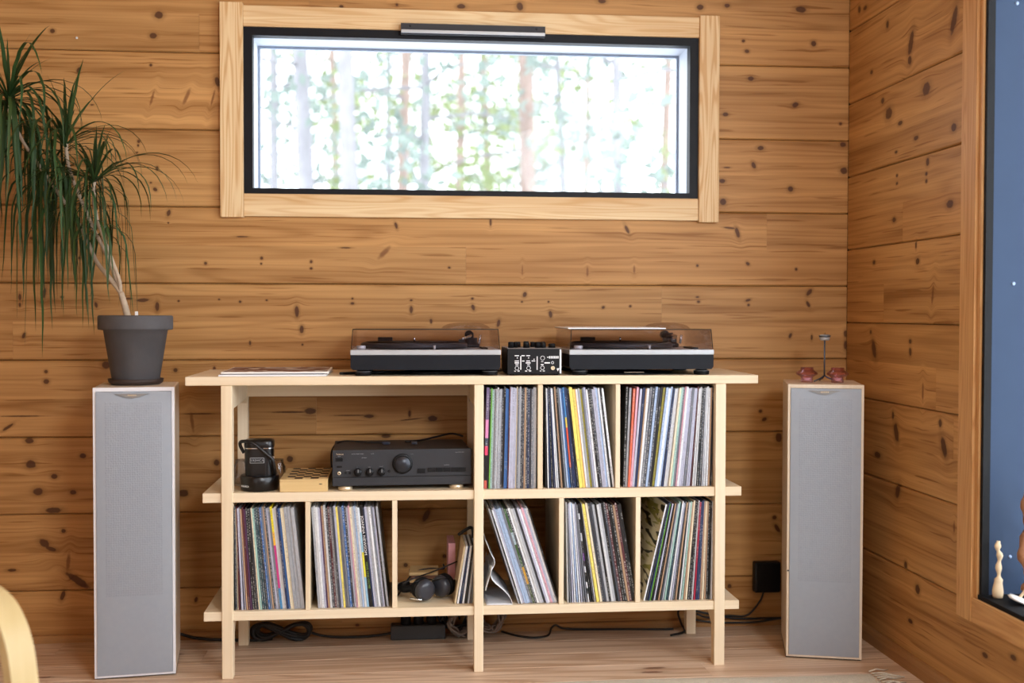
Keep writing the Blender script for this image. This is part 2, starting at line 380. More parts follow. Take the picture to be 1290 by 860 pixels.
# ---- back wall made of laminated logs
H = .251; Z0 = 1.924
KB = [ # back wall knots in pixels (u, v, ru, rv, tilt)
(200,19,6,5,0),(193,45,5,4,0),(66,39,3.5,3,0),(581,8,6,3.5,0),(655,8,5,5.5,0),(758,1,6,3.5,0),(882,9,5,4,0),(916,7,4,3,0),(1009,12,8,4.5,0),(936.5,51.5,2.5,2.2,0),(941,64.5,3.5,2.8,0),(1025,55,4,4,.4),(430,8,3,2,0),(500,6,2,2,0),
(190,82,2,2,0),(99,88,2.2,4.2,-.5),(191.5,124,1.7,11,-.28),(235,122,2.6,12,-.42),(268,124,1.4,12,-.25),(274,103,3.5,7,.2),(116,132,2.5,1,0),(946,99,4.5,3.3,0),(914,144,4.5,3,0),(1002,132,5,3.6,.5),(1059,156,2.3,2.2,0),
(174.7,178,2,2.3,0),(174,183,1.4,1.8,0),(172.7,192,1.5,1.2,0),(198,212,2,3.4,0),(190,230,1.5,1.2,0),(195.6,238.5,3.2,2.5,-.5),(958,186.5,5,3.2,0),(949.4,208,3,5,.4),(1062,182,4.5,3.6,0),(1063,215,5.5,5,-.4),(910,228,4.5,3.2,0),(911,254,5,4.6,0),(996,238,4.2,4,0),(915.6,211,5.5,1,0),(60,214,3,2,0),(110,200,2,2,0),
(212.5,268,2.6,5,-.3),(212,280.6,1.2,1.2,0),(499,284,2,5,.3),(618,280,1.6,5,0),(790,289,2.3,7,.45),(484,318,3.4,11.5,-.75),(566,337,2,1.6,0),(259,331.5,2.2,2.2,0),(329.5,325,2,2.2,0),(329,332,1.5,1.5,0),(392,329.5,2,2.2,0),(392,338,2,1.8,0),(929,293,3,8,.3),(919,287,9,1.4,-.1),(658,340,1,7,0),(740,342,1.6,7,0),(799,340,1.6,6,0),(436,312,8,1,0),(878.5,334.5,2,2,0),(942,332,3.2,2.4,-.7),(1003,339,2,2.2,0),(305,298,9,1,0),(100,325,2,2,0),(40,300,3,2,0),
(25,374,2,4.5,0),(25,384,1.6,3,0),(55.6,369,2.4,7,-.2),(53,380,2.5,3,0),(78,374,2.2,1.5,0),(121,384,2,4,.2),(180,378,9,2.4,.05),(163,376,5,1.5,0),(198,386,2.8,7,0),(225,379,1.6,1.4,0),(276,377,1.6,1.2,0),(302.5,380,2,1.8,0),(336,378,1.8,1.3,0),(374,392,3,8,0),(380,415,3,5.5,0),(381,434,1.5,1.5,0),(30,422.5,2.2,4.2,-.4),(315,432,1.4,3,0),(444,376,1.6,1.5,0),(444,382,2.6,1.8,0),(518,378,2.2,1.5,0),(518,390,2.4,5,0),(595,376,2,1.8,0),(596,387,2.4,4.3,.3),(661,371,2.8,3.8,-.3),(657.5,380,1.6,1.4,0),(691,380,1.4,1.4,0),(693.5,395.5,2.6,5,.1),(760,387,2.4,2,.5),(794,385.5,2,1.8,0),(543,404.5,1.8,3.3,0),(628,407,2.4,5.5,-.2),(878.5,374,2.6,1.4,0),(880,380,2.5,1.9,0),(942.6,378,4,2,.3),(943,384,2,2,0),(1019.5,368,3,6,-.6),(1018,383,2.2,5,.5),(995.6,422.5,2.2,4,-.4),(1022.6,425,1.5,4,0),(1065,420,2.5,5,0),(1065,435,2.5,7,0),
(58,468,2.5,2.4,0),(58.4,480.5,4,3.4,0),(134,459.6,6,5.2,0),(221,466,3,2.8,0),(270,464,2,3,0),(242,531,2.4,13,.12),(391,517.6,8,4.6,0),(365,519,24,1.1,0),(250,521,22,.9,0),(27,524,28,.9,0),(10,538,8,2,.6),(465,524,7,2.6,0),(441,523,22,.9,0),(516,521,2,5,0),(545,527,7,4,0),(518,528,16,.9,.1),(486,549,7,3,0),(958,517.7,2.6,2.5,0),(963,528,4,2.4,.4),
(37,555,6,4,0),(104.5,574,4.5,3.6,0),(39,584.5,6.5,5.8,0),(68.5,600,4.5,3.4,0),(48,619,6.8,5.2,0),(92,620,4.2,3.2,0),(231,621,7,5.2,0),(273,582.5,4,4.5,0),(67,642.5,11,4,0),(365,578,4.8,4.3,0),(981,551,5,7,0),(540,580,4,4,0),
(80,668.5,3,2.8,0),(56,684,5,8,.9),(64,691,8,3,-.35),(86,708,2.6,13,-.1),(537,649,4,10,-.5),(511,711.6,3.2,2.8,0),(975.6,651.6,3.3,3,0),(979,665,3,7,.6),(98,731,19,5,-.62),(15,718,6,2,0),(560,700,3,3,0),
(79,750,3,7,-.3),(247,755,2.2,4,-.3),(919,738,3,3,0),(200,770,3,3,0),(450,787,3,2,0)]
BU0, BU1, BZ0, BZ1 = -2.075, -.505, 1.422, Z0+H/2
def kz(u, v): p = at(u, v, 0); return p.x, p.z
knots_w = []
for (u, v, ru, rv, tlt) in KB:
    x, z = kz(u, v); s = 1/376.0
    knots_w.append((x, z, ru*s*.84, rv*s*.84, -tlt*0 + tlt))
wall_back = MB()
for (x0, x1, z0, z1) in ((-4.2, BU0, -.05, 2.62), (BU1, .25, -.05, 2.62), (BU0, BU1, -.05, BZ0), (BU0, BU1, BZ1, 2.62)):
    wall_back.box(x0, x1, .028, .20, z0, z1)
wall_back = wall_back.build('wall_back', M['slab']); tag(wall_back, kind='structure')
def plank_profile(zlo, zhi, lo_seam, hi_seam):
    c = .0042; g = .0011
    P = []
    if lo_seam: P += [(.028, zlo+g), (c, zlo+g), (0, zlo+g+c)]
    else: P += [(.028, zlo), (0, zlo)]
    if hi_seam: P += [(0, zhi-g-c), (c, zhi-g), (.028, zhi-g)]
    else: P += [(0, zhi), (.028, zhi)]
    return P
rb = random.Random(11)
butts = {(0, 0): [390], (2, 1): [], (3, 0): [966], (3, 1): [587], (4, 0): [834], (4, 1): [15], (5, 0): [], (5, 1): [398], (6, 0): [700], (6, 1): [], (7, 0): [], (7, 1): [560], (8, 0): [430]}
tones = {}
for r in range(-2, 9):
    zt = Z0-H*(r-1); zb = Z0-H*r; zm = (zt+zb)/2
    zlo_clip = max(zb, 0.0)
    mat = wood('log_row', WL, WD, 'xz', [k_ for k_ in knots_w if zb-.06 < k_[1] < zt+.06], rnd=True, rough=.5)
    for half in (0, 1):
        z1, z0 = (zt, zm) if half == 0 else (zm, zlo_clip)
        z1 = min(z1, 2.6)
        if z0 >= z1-.01: continue
        xs = [-4.2]+[at(u, 300, 0).x for u in butts.get((r, half), [rb.uniform(100, 900)] if rb.random() < .4 else [])]+[-.001]
        xs = sorted(xs)
        segs = list(zip(xs[:-1], xs[1:]))
        if z0 >= BZ0-.001 and z1 <= BZ1+.001:
            ns = []
            for a, b in segs:
                if a < BU0: ns.append((a, min(b, BU0)))
                if b > BU1: ns.append((max(a, BU1), b))
            segs = ns
        for a, b in segs:
            o = MB().prism(plank_profile(z0, z1, half == 1 and z0 > .01, half == 0), a+.0002, b-.0002, 'x').build('plank', mat, wall_back)
            t = rb.uniform(.93, 1.05); setcol(o, t, rb.uniform(-.012, .022))

# ---- right wall, log courses half a step lower
KR = [(1082.6,12,2,5,.4),(1118,31,2,5,0),(1202,25,3,16,-.3),(1147.7,54,3,16,-.25),(1146,76,2.5,6,.4),(1098,91,2,3,0),(1112,127,2.5,4,0),(1119.7,143,5,8,0),(1167,112,5,8,0),(1134,155,3,3,0),(1201.6,160,3,5,0),(1154,173.7,3,3,0),(1129,191.5,2,2,0),(1130,221,1.5,2,0),(1130,231,1.5,2,0),(1168.6,204,2,5,0),(1167,219,1.4,2.4,0),(1167,228,1.4,2.4,0),(1216.5,202,1.5,7,0),(1196.6,257,4,5,0),(1126.4,276.6,2.5,3.5,0),
(1101,330.5,2,3,0),(1156,329,2.5,4,0),(1154,308,1,5,0),(1175,371,1.2,12,-.12),(1101,440,3,13,.3),(1097,418,1.5,3,0),(1146.7,430,2,3,0),(1146.7,443,1.8,5,0),(1214,381,2,1,0),(1125,523,1.5,5,0),(1129,544.6,3,13,.25),(1184.5,533,2,5,0),(1189,563,3,13,.35),(1105.5,572.6,5,4,0),(1162.5,494,1.2,12,0),(1131,618,3,10,-.35),(1141,711.7,2,5,0),(1156,742,3,6,.3),(1146.7,782,3,3,0),(1241,825,3,3,0),(1276.5,828,3,3,0),(1202,664,1,7,0),(1090,10,3,3,0)]
knots_r = []
for (u, v, ru, rv, tlt) in KR:
    p = atx(u, v, 0); s = 1/395.0
    knots_r.append((p.y, p.z, ru*s*1.9, rv*s*.9, -tlt*1.3))
RY0, RY1, RZ0, RZ1 = -2.98, -.885, .2925, 2.3005
wr = MB()
for (y0, y1, z0, z1) in ((RY1, .03, -.05, 2.62), (-6.5, RY0, -.05, 2.62), (RY0, RY1, -.05, RZ0), (RY0, RY1, RZ1, 2.62)):
    wr.box(.028, .25, y0, y1, z0, z1)
wall_right = wr.build('wall_right', M['slab']); tag(wall_right, kind='structure')
ZR = Z0+H/2
rbutts = {(3, 1): [1136], (4, 1): [1113], (5, 1): [1180], (1, 0): [], (6, 0): [1203]}
for r in range(-2, 10):
    zt = ZR-H*(r-1); zb = ZR-H*r; zm = (zt+zb)/2
    z_lo = max(zb, 0)
    if zt <= .02: continue
    mat = wood('side_log_row', WL, WD, 'yz', [k_ for k_ in knots_r if zb-.06 < k_[1] < zt+.06], rnd=True, rough=.5)
    for half in (0, 1):
        z1, z0 = (zt, zm) if half == 0 else (zm, z_lo)
        z1 = min(z1, 2.6); z0 = max(z0, 0)
        if z0 >= z1-.01: continue
        ys = sorted([-6.5]+[atx(u, 400, 0).y for u in rbutts.get((r, half), [])]+[-.0005])
        segs = list(zip(ys[:-1], ys[1:]))
        if z0 >= RZ0-.001 and z1 <= RZ1+.001:
            ns = []
            for a, b in segs:
                if a < RY0: ns.append((a, min(b, RY0)))
                if b > RY1: ns.append((max(a, RY1), b))
            segs = ns
        P = plank_profile(z0, z1, half == 1 and z0 > .01, half == 0)
        for a, b in segs:
            mb = MB(); n_ = len(P)
            vs = [(p[0], a+.0002, p[1]) for p in P]+[(p[0], b-.0002, p[1]) for p in P]
            mb.add(vs, [[i, (i+1) % n_, n_+(i+1) % n_, n_+i] for i in range(n_)]+[list(range(n_))[::-1], list(range(n_, 2*n_))])
            o = mb.build('plank', mat, wall_right); setcol(o, rb.uniform(.93, 1.05), rb.uniform(-.01, .025))

# ---- left wall, rear wall, ceiling (outside the frame, they only close the room)
wl = MB().box(-4.4, -4.2, -6.7, .2, -.05, 2.62).build('wall_left', wood('left_log', WL, WD, 'yz', gen_knots=.2)); tag(wl, kind='structure')
w2 = MB().box(-4.2, .25, -6.6, -6.5, -.05, 2.62)
w2 = w2.build('wall_rear', wood('rear_log', WL, WD, 'xz', gen_knots=.2)); tag(w2, kind='structure')
ce = MB().box(-4.4, .25, -6.7, .2, 2.62, 2.75).build('ceiling', M['ceiling']); tag(ce, kind='structure')

# ---- baseboards
b = MB().prism([(-.001, 0), (-.018, 0), (-.018, .014), (-.012, .022), (-.001, .024)], -4.2, -.001, 'x').build('baseboard_back', M['base']); tag(b, kind='structure')
b = MB().prism([(-.001, 0), (-.020, 0), (-.020, .030), (-.012, .046), (-.001, .048)], -6.5, -.019, 'y').build('baseboard_right', M['base_y']); tag(b, kind='structure')

# ---- window in the back wall
win = empty('window_1', (-1.294, 0, 1.47)); tag(win, 'long low window with a black frame above the record table', kind='structure')
inv = Matrix.Translation((1.294, 0, -1.47))
def wpart(name, mb, mat):
    o = mb.build(name, mat, win); o.location = (1.294, 0, -1.47); return o
wpart('casing', MB().box(-2.127, -2.053, -.024, -.0005, 1.388, 2.086, .0015), M['casing_v'])
wpart('casing', MB().box(-.533, -.464, -.024, -.0005, 1.386, 2.084, .0015), M['casing_v'])
wpart('casing', MB().box(-2.0525, -.5335, -.018, -.0005, 2.010, 2.078, .0015), M['casing_h'])
wpart('casing', MB().box(-2.0525, -.5335, -.018, -.0005, 1.392, 1.466, .0015), M['casing_h'])
fr = MB()
for y0, y1, k0 in ((-.010, .03, 0),):
    fr.box(-2.0525, -2.024, y0, y1, 1.466, 2.010); fr.box(-.563, -.5335, y0, y1, 1.466, 2.010)
    fr.box(-2.024, -.563, y0, y1, 1.983, 2.010); fr.box(-2.024, -.563, y0, y1, 1.466, 1.485)
wpart('frame', fr, M['black_frame'])
rv = MB(); a0, a1, z0, z1 = -2.028, -.559, 1.480, 1.988
rv.box(a0-.02, a0, .03, .19, z0, z1); rv.box(a1, a1+.02, .03, .19, z0, z1); rv.box(a0-.02, a1+.02, .03, .19, z1, z1+.02); rv.box(a0-.02, a1+.02, .03, .19, z0-.02, z0)
wpart('reveal', rv, M['reveal'])
st = MB()   # slim outer stop the pane sits against
q = .008
st.box(a0, a0+q, .165, .18, z0, z1); st.box(a1-q, a1, .165, .18, z0, z1); st.box(a0+q, a1-q, .165, .18, z1-q, z1); st.box(a0+q, a1-q, .165, .18, z0, z0+q)
wpart('glazing_stop', st, plain('stop_grey', lin(150, 160, 176), .4))
wpart('pane', MB().box(a0+.001, a1-.001, .156, .162, z0+.001, z1-.001), M['pane'])
# vent bar over the frame
vb = MB().prism([(-.019, 1.994), (-.034, 1.994), (-.040, 2.000), (-.040, 2.028), (-.019, 2.028)], at(505, 38, -.04).x, at(687, 38, -.04).x, 'x')
vo_ = wpart('vent_bar', vb, M['charcoal'])
x0, x1 = at(505, 38, -.04).x, at(687, 38, -.04).x
o = MB().box(x0+.001, x1-.001, -.046, -.0402, 1.996, 2.006, .001).build('trim_strip', M['silver'], vo_)
for xx in (x0+.03, x1-.03):
    MB().lathe([(.004, 0), (.004, -.0015)], 10, (xx, -.0402, 2.018), 'y').build('screw', M['black'], vo_)

# ---- deep window in the right wall (opening towards the camera)
w3 = empty('window_2', (0, -1.93, .32)); tag(w3, 'tall side window with navy steel lining and pine casing', kind='structure')
def w3p(name, mb, mat):
    o = mb.build(name, mat, w3); o.location = (0, 1.93, -.32); return o
YJ = -.945; YN = -2.93; ZS = .322; ZH = 2.27
w3p('casing', MB().box(-.022, -.0005, -.925, -.845, .252, 2.34, .0015), M['casing_r'])
w3p('casing', MB().box(-.022, -.0005, -3.03, -2.95, .252, 2.34, .0015), M['casing_r'])
w3p('casing', MB().box(-.020, -.0005, -2.95, -.925, .252, .318, .0015), M['casing_ry'])
w3p('casing', MB().box(-.020, -.0005, -2.95, -.925, 2.272, 2.34, .0015), M['casing_ry'])
w3p('casing', MB().box(-.014, .030, YJ+.002, -.9255, .318, 2.272, .001), M['casing_r'])
f3 = MB(); f3.box(-.008, .012, YJ-.012, YJ+.0015, ZS, ZH); f3.box(-.008, .012, YN, YN+.012, ZS, ZH); f3.box(-.012, .30, YN, YJ-.0, ZS-.004, ZS+.008); f3.box(-.008, .30, YN, YJ, ZH-.01, ZH)
w3p('frame', f3, M['black_soft'])
for (ya, yb_) in ((YJ-.004, YJ+.03), (YN-.03, YN+.004)):
    w3p('lining', MB().box(.0125, .31, ya, yb_, ZS+.008, ZH-.01), M['navy'])
for zz in (.43, 1.157, 1.894):
    w3p('screw', MB().lathe([(.0055, 0), (.0055, -.001), (.003, -.002), (0, -.002)], 12, (.074, YJ-.004, zz), 'y'), M['screw'])
w3p('pane', MB().box(.285, .291, YN+.005, YJ-.005, ZS+.008, ZH-.01), M['pane'])

# ================================================================== OUTDOORS
g = MB(); N = 18
vs = [(-30+60*i/N, .3+34*j/N, -.5+.5*mnoise.noise(Vector((i*.7, j*.7, 0)))) for j in range(N+1) for i in range(N+1)]
g.add(vs, [[j*(N+1)+i, j*(N+1)+i+1, (j+1)*(N+1)+i+1, (j+1)*(N+1)+i] for j in range(N) for i in range(N)], True)
g = g.build('ground', M['snow']); tag(g, 'snowy forest ground outside the window', kind='structure')

def tree(px, Y, r, hgt, kind, label, dens, zc, seed, lean=0):
    dens = int(dens*1.35); zc = zc*.72
    rg_ = random.Random(seed); p = at(px, 150, Y); base = Vector((p.x, Y, -.5))
    root = empty('pine_tree', base); tag(root, label, 'tree', 'trees outside the window')
    pts = [(lean*t+.12*math.sin(3*t+seed), .05*math.sin(5*t), hgt*t) for t in [i/12 for i in range(13)]]
    MB().tube(pts, r*.9, 8, True, [1-.75*i/12 for i in range(13)]).build('trunk', M['trunk'] if kind == 0 else M['trunk2'], root)
    br = MB(); fo = MB()
    for i in range(dens):
        t = rg_.uniform(zc/hgt, 1); a = rg_.uniform(0, 2*PI); L = rg_.uniform(.6, 1.9)*(1.15-t)+.25
        k_ = t*12; i0 = min(int(k_), 11); q0 = Vector(pts[i0]).lerp(Vector(pts[i0+1]), k_-i0)
        d = Vector((math.cos(a), math.sin(a), rg_.uniform(-.25, .45)))
        q1 = q0+d*L*.5+Vector((0, 0, .06)); q2 = q0+d*L
        br.tube([q0, q1, q2], .022, 5, True, [1, .7, .3])
        for j in range(44):
            c = q0.lerp(q2, rg_.uniform(.35, 1.1))+Vector([rg_.gauss(0, .19) for _ in range(3)])
            n1 = Vector([rg_.gauss(0, 1) for _ in range(3)]).normalized()*rg_.uniform(.04, .10); n2 = n1.orthogonal().normalized()*rg_.uniform(.03, .07)
            fo.add([c-n1, c+n2, c+n1, c-n2], [[0, 1, 2, 3]])
    br.build('branches', M['trunk2'], root); tag(fo.build('foliage', M['needles'] if kind == 0 else M['needles2'], root), kind='stuff')
T = [(388, 9, .13, 11, 1, 'grey forked trunk seen at the left third of the window', 16, 3.2),
(462, 7, .11, 10, 1, 'dark slim trunk behind the left half of the window', 14, 3.4),
(516, 11, .10, 12, 0, 'reddish straight pine trunk left of the window centre', 16, 4.2),
(545, 8, .08, 9, 1, 'thin grey trunk just left of the window centre', 10, 3.2),
(571, 14, .10, 12, 0, 'slender tan trunk behind the window centre', 20, 4.0),
(655, 9, .12, 11, 0, 'bent pinkish pine trunk right of the window centre', 12, 3.6),
(715, 16, .10, 12, 1, 'bushy green pine behind the right half of the window', 34, 3.0),
(768, 13, .04, 8, 1, 'very thin sapling trunk in the bright gap', 5, 4.0),
(806, 7, .07, 9, 1, 'blue grey leaning trunk near the right window edge', 22, 2.4),
(842, 15, .12, 12, 0, 'green crowned pine at the right window edge', 30, 3.0),
(345, 13, .10, 12, 1, 'leafy pine at the left window edge', 34, 3.2),
(420, 18, .12, 13, 0, 'distant tan trunk between two darker left trunks', 30, 3.4),
(612, 20, .13, 13, 0, 'distant yellow green pine behind the window centre', 44, 3.2),
(490, 23, .13, 13, 1, 'far pale pine behind the reddish trunk', 40, 3.5),
(680, 25, .14, 14, 1, 'far pale pine right of the bent trunk', 42, 3.5),
(745, 24, .13, 13, 0, 'far pale pine left of the bright gap', 30, 3.5)]
for i, (px, Y, r, h, kd, lab, dn, zc) in enumerate(T): tree(px, Y, r, h, kd, lab, dn, zc, 40+i, lean=random.uniform(-.3, .3))
# ================================================================== RECORD TABLE
tb = empty('record_table', (-1.31, -.25, 0)); tag(tb, 'long pale pine record table with two shelves and three ladder legs', 'table')
OFF = (1.31, .25, 0)
def tp(name, mb, mat, col=1, label=None):
    o = mb.build(name, mat, tb); o.location = OFF; setcol(o, col)
    if label: o['label'] = label
    return o
TZ = .889; TB = .863
tp('tabletop', MB().box(-2.166, -.4545, -.44, -.012, TB, TZ, .0025), M['table_top'])
tp('shelf', MB().box(-2.119, -.503, -.434, -.100, .519, .547, .0018), M['table'])
tp('shelf', MB().box(-2.117, -.508, -.434, -.100, .170, .197, .0018), M['table'])
FR = [(-2.064, -2.032), (-1.323, -1.295), (-.587, -.555)]
for (x0, x1) in FR:
    tp('leg', MB().box(x0, x1, -.440, -.402, 0, TB-.0005, .0018), M['table_v'], 1.02)
    tp('leg', MB().box(x0, x1, -.0995, -.066, 0, TB-.0005, .0018), M['table_v'], .97)
    tp('rail', MB().prism([(-.402, TB-.001), (-.402, .775), (-.385, .792), (-.12, .80), (-.0997, .785), (-.0997, TB-.001)], x0+.003, x1-.003, 'x'), M['table_y'])
    tp('rail', MB().prism([(-.402, .1695), (-.402, .110), (-.350, .150), (-.13, .150), (-.0997, .125), (-.0997, .1695)], x0+.003, x1-.003, 'x'), M['table_y'])
    tp('rail', MB().prism([(-.402, .5185), (-.402, .50), (-.0997, .50), (-.0997, .5185)], x0+.006, x1-.006, 'x'), M['table_y'])
tp('apron', MB().box(-2.032, -1.323, -.0985, -.080, .806, TB-.0005, .001), M['table'])
tp('apron', MB().box(-1.295, -.587, -.0985, -.080, .806, TB-.0005, .001), M['table'])
for (x0, x1, z0, z1) in ((-1.131, -1.116, .547, TB), (-.894, -.880, .547, TB), (-1.822, -1.808, .197, .519), (-1.567, -1.552, .197, .519), (-1.066, -1.051, .197, .519), (-.831, -.816, .197, .519)):
    tp('divider', MB().box(x0, x1, -.431, -.102, z0+.0003, z1-.0003, .001), M['table_y'])

# ================================================================== RECORDS
PAL = {'W': ('white', (232, 236, 242)), 'w': ('off-white', (206, 208, 212)), 'g': ('light grey', (168, 171, 178)), 'G': ('grey', (118, 122, 132)),
'D': ('dark grey', (66, 70, 80)), 'K': ('black', (24, 25, 29)), 'b': ('pale blue', (168, 190, 222)), 'B': ('blue', (62, 106, 168)), 'N': ('navy blue', (38, 52, 88)),
't': ('pale green', (160, 196, 186)), 'T': ('dark teal', (40, 72, 84)), 'e': ('bright green', (110, 180, 66)), 'E': ('dark green', (60, 84, 52)),
'y': ('yellow', (236, 218, 112)), 'Y': ('olive yellow', (150, 142, 48)), 'o': ('orange red', (222, 112, 84)), 'r': ('crimson', (168, 34, 66)),
'p': ('pink', (214, 164, 180)), 'P': ('dark purple', (82, 50, 84)), 'l': ('lavender grey', (182, 184, 204)), 'c': ('cream', (226, 214, 188)),
'n': ('tan', (178, 146, 118)), 'M': ('maroon', (92, 44, 50)), 'O': ('pale orange', (236, 184, 120))}
def spine_mat(name, spk, bands=None):
    m, n, p = newmat(name)
    oi = n.n('ShaderNodeObjectInfo'); tc = n.n('ShaderNodeTexCoord'); sp = n.n('ShaderNodeSeparateXYZ'); n.l(tc.outputs['Generated'], sp.inputs[0])
    gx, gy, gz = sp.outputs
    off = n.m('MULTIPLY', oi.outputs['Random'], 31.0)
    c = oi.outputs['Color']
    if bands:
        rp = n.n('ShaderNodeValToRGB'); rp.color_ramp.interpolation = 'CONSTANT'; n.l(gz, rp.inputs[0])
        el = rp.color_ramp.elements; el[0].position = 0; el[0].color = lin(*bands[0][1]); el[1].position = bands[1][0]; el[1].color = lin(*bands[1][1])
        for pos, cc in bands[2:]: e_ = el.new(pos); e_.color = lin(*cc)
        c = rp.outputs[0]
    wear = n.noise(n.comb(n.m('MULTIPLY', gx, 1.0), n.m('MULTIPLY', gy, 14), n.m('ADD', n.m('MULTIPLY', gz, 26), off)), 1, 3)
    vs_ = n.n('ShaderNodeVectorMath', operation='SCALE'); n.l(c, vs_.inputs[0]); n.l(n.m('MULTIPLY_ADD', wear, .5, .75), vs_.inputs['Scale']); c = vs_.outputs[0]
    # lettering along the spine's middle: short blocks
    fy = n.m('LESS_THAN', gy, .01)
    mid = n.m('LESS_THAN', n.m('ABSOLUTE', n.m('SUBTRACT', gx, .5)), .26)
    blk = n.noise(n.comb(gx, 0.0, n.m('ADD', n.m('MULTIPLY', gz, 120), off)), 1, 1)
    seg = n.noise(n.comb(0.0, 3.3, n.m('ADD', n.m('MULTIPLY', gz, 4.0), off)), 1, 0)
    let = n.m('MULTIPLY', n.m('GREATER_THAN', blk, .50), n.m('GREATER_THAN', seg, .62-.26*spk))
    let = n.m('MULTIPLY', n.m('MULTIPLY', let, mid), fy)
    sc = n.n('ShaderNodeSeparateColor'); n.l(c, sc.inputs[0])
    dk = n.m('GREATER_THAN', sc.outputs[1], .22)
    ink = n.mix(dk, (.62, .62, .60, 1), (.10, .10, .13, 1))
    c = n.mix(n.m('MULTIPLY', let, .35+.2*spk), c, ink)
    n.l(c, p.inputs['Base Color']); p.inputs['Roughness'].default_value = .34; return m
SM = {0: spine_mat('record_spine', 0), 1: spine_mat('lettered_record_spine', 1)}
SPEC = {'1': ('pink and black', [(0, (190, 90, 80)), (.08, (24, 24, 30)), (.33, (226, 70, 110)), (.42, (60, 70, 90)), (.5, (216, 140, 186)), (.68, (110, 96, 130))]),
'2': ('blue, yellow and red', [(0, (40, 50, 80)), (.2, (200, 90, 70)), (.45, (214, 80, 60)), (.6, (222, 196, 90)), (.7, (70, 130, 190))]),
'3': ('yellow, pink and blue', [(0, (70, 140, 190)), (.2, (200, 60, 130)), (.62, (236, 180, 60)), (.75, (240, 220, 40))]),
'4': ('striped', [(0, (220, 224, 230)), (.08, (20, 20, 24)), (.14, (230, 232, 238)), (.2, (20, 20, 24)), (.3, (230, 232, 238)), (.36, (30, 28, 36)), (.42, (120, 70, 150)), (.5, (20, 20, 24)), (.62, (226, 230, 236)), (.7, (20, 20, 24)), (.84, (220, 224, 230)), (.9, (24, 24, 28))]),
'5': ('green and orange', [(0, (70, 84, 50)), (.2, (210, 160, 60)), (.38, (60, 90, 50)), (.62, (170, 190, 200)), (.75, (60, 96, 60))]),
'6': ('yellow and light blue', [(0, (150, 190, 216)), (.3, (226, 214, 70)), (.55, (160, 200, 220)), (.75, (220, 228, 236))])}
SPM = {k_: spine_mat('banded_record_spine', .3, v[1]) for k_, v in SPEC.items()}
RH, RD = .307, .305
def sleeve_mesh():
    mb = MB(); h = .5
    # slightly softened box, unit thickness in x
    pts = [(-.5, 0), (.5, 0), (.5, RH-.0015), (.28, RH), (-.28, RH), (-.5, RH-.0015)]
    return mb.prism([(a, b) for a, b in pts], 0, RD, 'y').mesh('record_sleeve')
base_sleeve = sleeve_mesh(); smesh = {}
def mesh_with(mat):
    if mat.name not in smesh:
        me = base_sleeve.copy(); me.materials.append(mat); smesh[mat.name] = me
    return smesh[mat.name]
ORD = 'first second third fourth fifth sixth seventh eighth ninth tenth eleventh twelfth thirteenth fourteenth fifteenth sixteenth seventeenth eighteenth nineteenth twentieth'.split()
def ordinal(i):
    if i < 20: return ORD[i]
    t = {2: 'twenty', 3: 'thirty', 4: 'forty'}[(i+1)//10]; r = (i+1) % 10
    return t+'-'+ORD[r-1] if r else {2: 'twentieth', 3: 'thirtieth', 4: 'fortieth'}[(i+1)//10]
def interp(pts, f):
    for (a, va), (b, vb_) in zip(pts[:-1], pts[1:]):
        if f <= b: return va+(vb_-va)*(f-a)/(b-a)
    return pts[-1][1]
JN = None
rs = random.Random(21)
def bay(seq, ub0, ub1, vb, zs, angs, place, grp, yf=-.420):
    global JN
    toks = seq.split(); n = len(toks)
    x0 = at(ub0, vb, yf).x; x1 = at(ub1, vb, yf).x
    wts = []
    for t in toks:
        w = 1.0
        if t.endswith('+'): w = 1.7
        if t.endswith('-'): w = .65
        wts.append(w)
    tot = sum(wts); s = 0
    for i, t in enumerate(toks):
        f = (s+wts[i]/2)/tot; df = wts[i]/tot; s += wts[i]
        core = t.rstrip('+-'); spk = core.endswith("'"); core = core.rstrip("'")
        ang = math.radians(interp(angs, f)); 
        a1 = math.radians(interp(angs, min(1, f+df/2))); a0 = math.radians(interp(angs, max(0, f-df/2)))
        wb = (x1-x0)*df; wtop = wb+RH*(math.tan(a1)-math.tan(a0))
        th = max(.0016, min(wb, wtop)*math.cos(ang)*.95)
        xx = x0+(x1-x0)*f
        if core in SPEC: nm, mat = SPEC[core][0], SPM[core]; colr = (1, 1, 1)
        elif core == 'J': nm, mat = 'thick black', SM[0]; colr = (20, 20, 24)
        else: nm, colr = PAL[core]; mat = SM[1 if spk else 0]
        jit = rs.uniform(.90, 1.08)
        o = link('record_sleeve', mesh_with(mat)); hs = rs.uniform(.975, 1.0)
        if t == 'w-' and i == n-1: hs = .93
        o.location = (xx, yf+rs.uniform(0, .006), zs+th/2*abs(math.sin(ang))+.0003)
        o.rotation_euler = (0, ang, 0); o.scale = (th, 1, hs)
        lc = lin(*colr); o.color = (min(1, lc[0]*jit), min(1, lc[1]*jit), min(1, lc[2]*jit), 1)
        side = ordinal(i)+' from left' if i != n-1 else 'last on the right'
        lab = f"{nm} record sleeve, {side} in {place}"
        tag(o, lab, 'record', grp)
        if core == 'J':
            o['label'] = 'black box set with white and green lettering, '+place
            JN = (o, xx, ang, th)
Z1, Z2 = .5475, .1975
bay("1+ K e- t' g' g' W- g' g' D' K B B M- l l+ l c- G g D' D' n D' N' D G' g' w T", 609.5, 677.5, 617, Z1, [(0, 1.6), (.5, 1.2), (1, .2)], 'upper left record bay', 'records in the upper left bay')
bay("K W N K' N W W K- n K G b B 2 N N K y+ y O- W g Y' G l W K' D' l l b W K W", 687, 774.5, 617, Z1, [(0, -.4), (.2, -4), (.5, -6.4), (1, -6.8)], 'upper middle record bay', 'records in the upper middle bay')
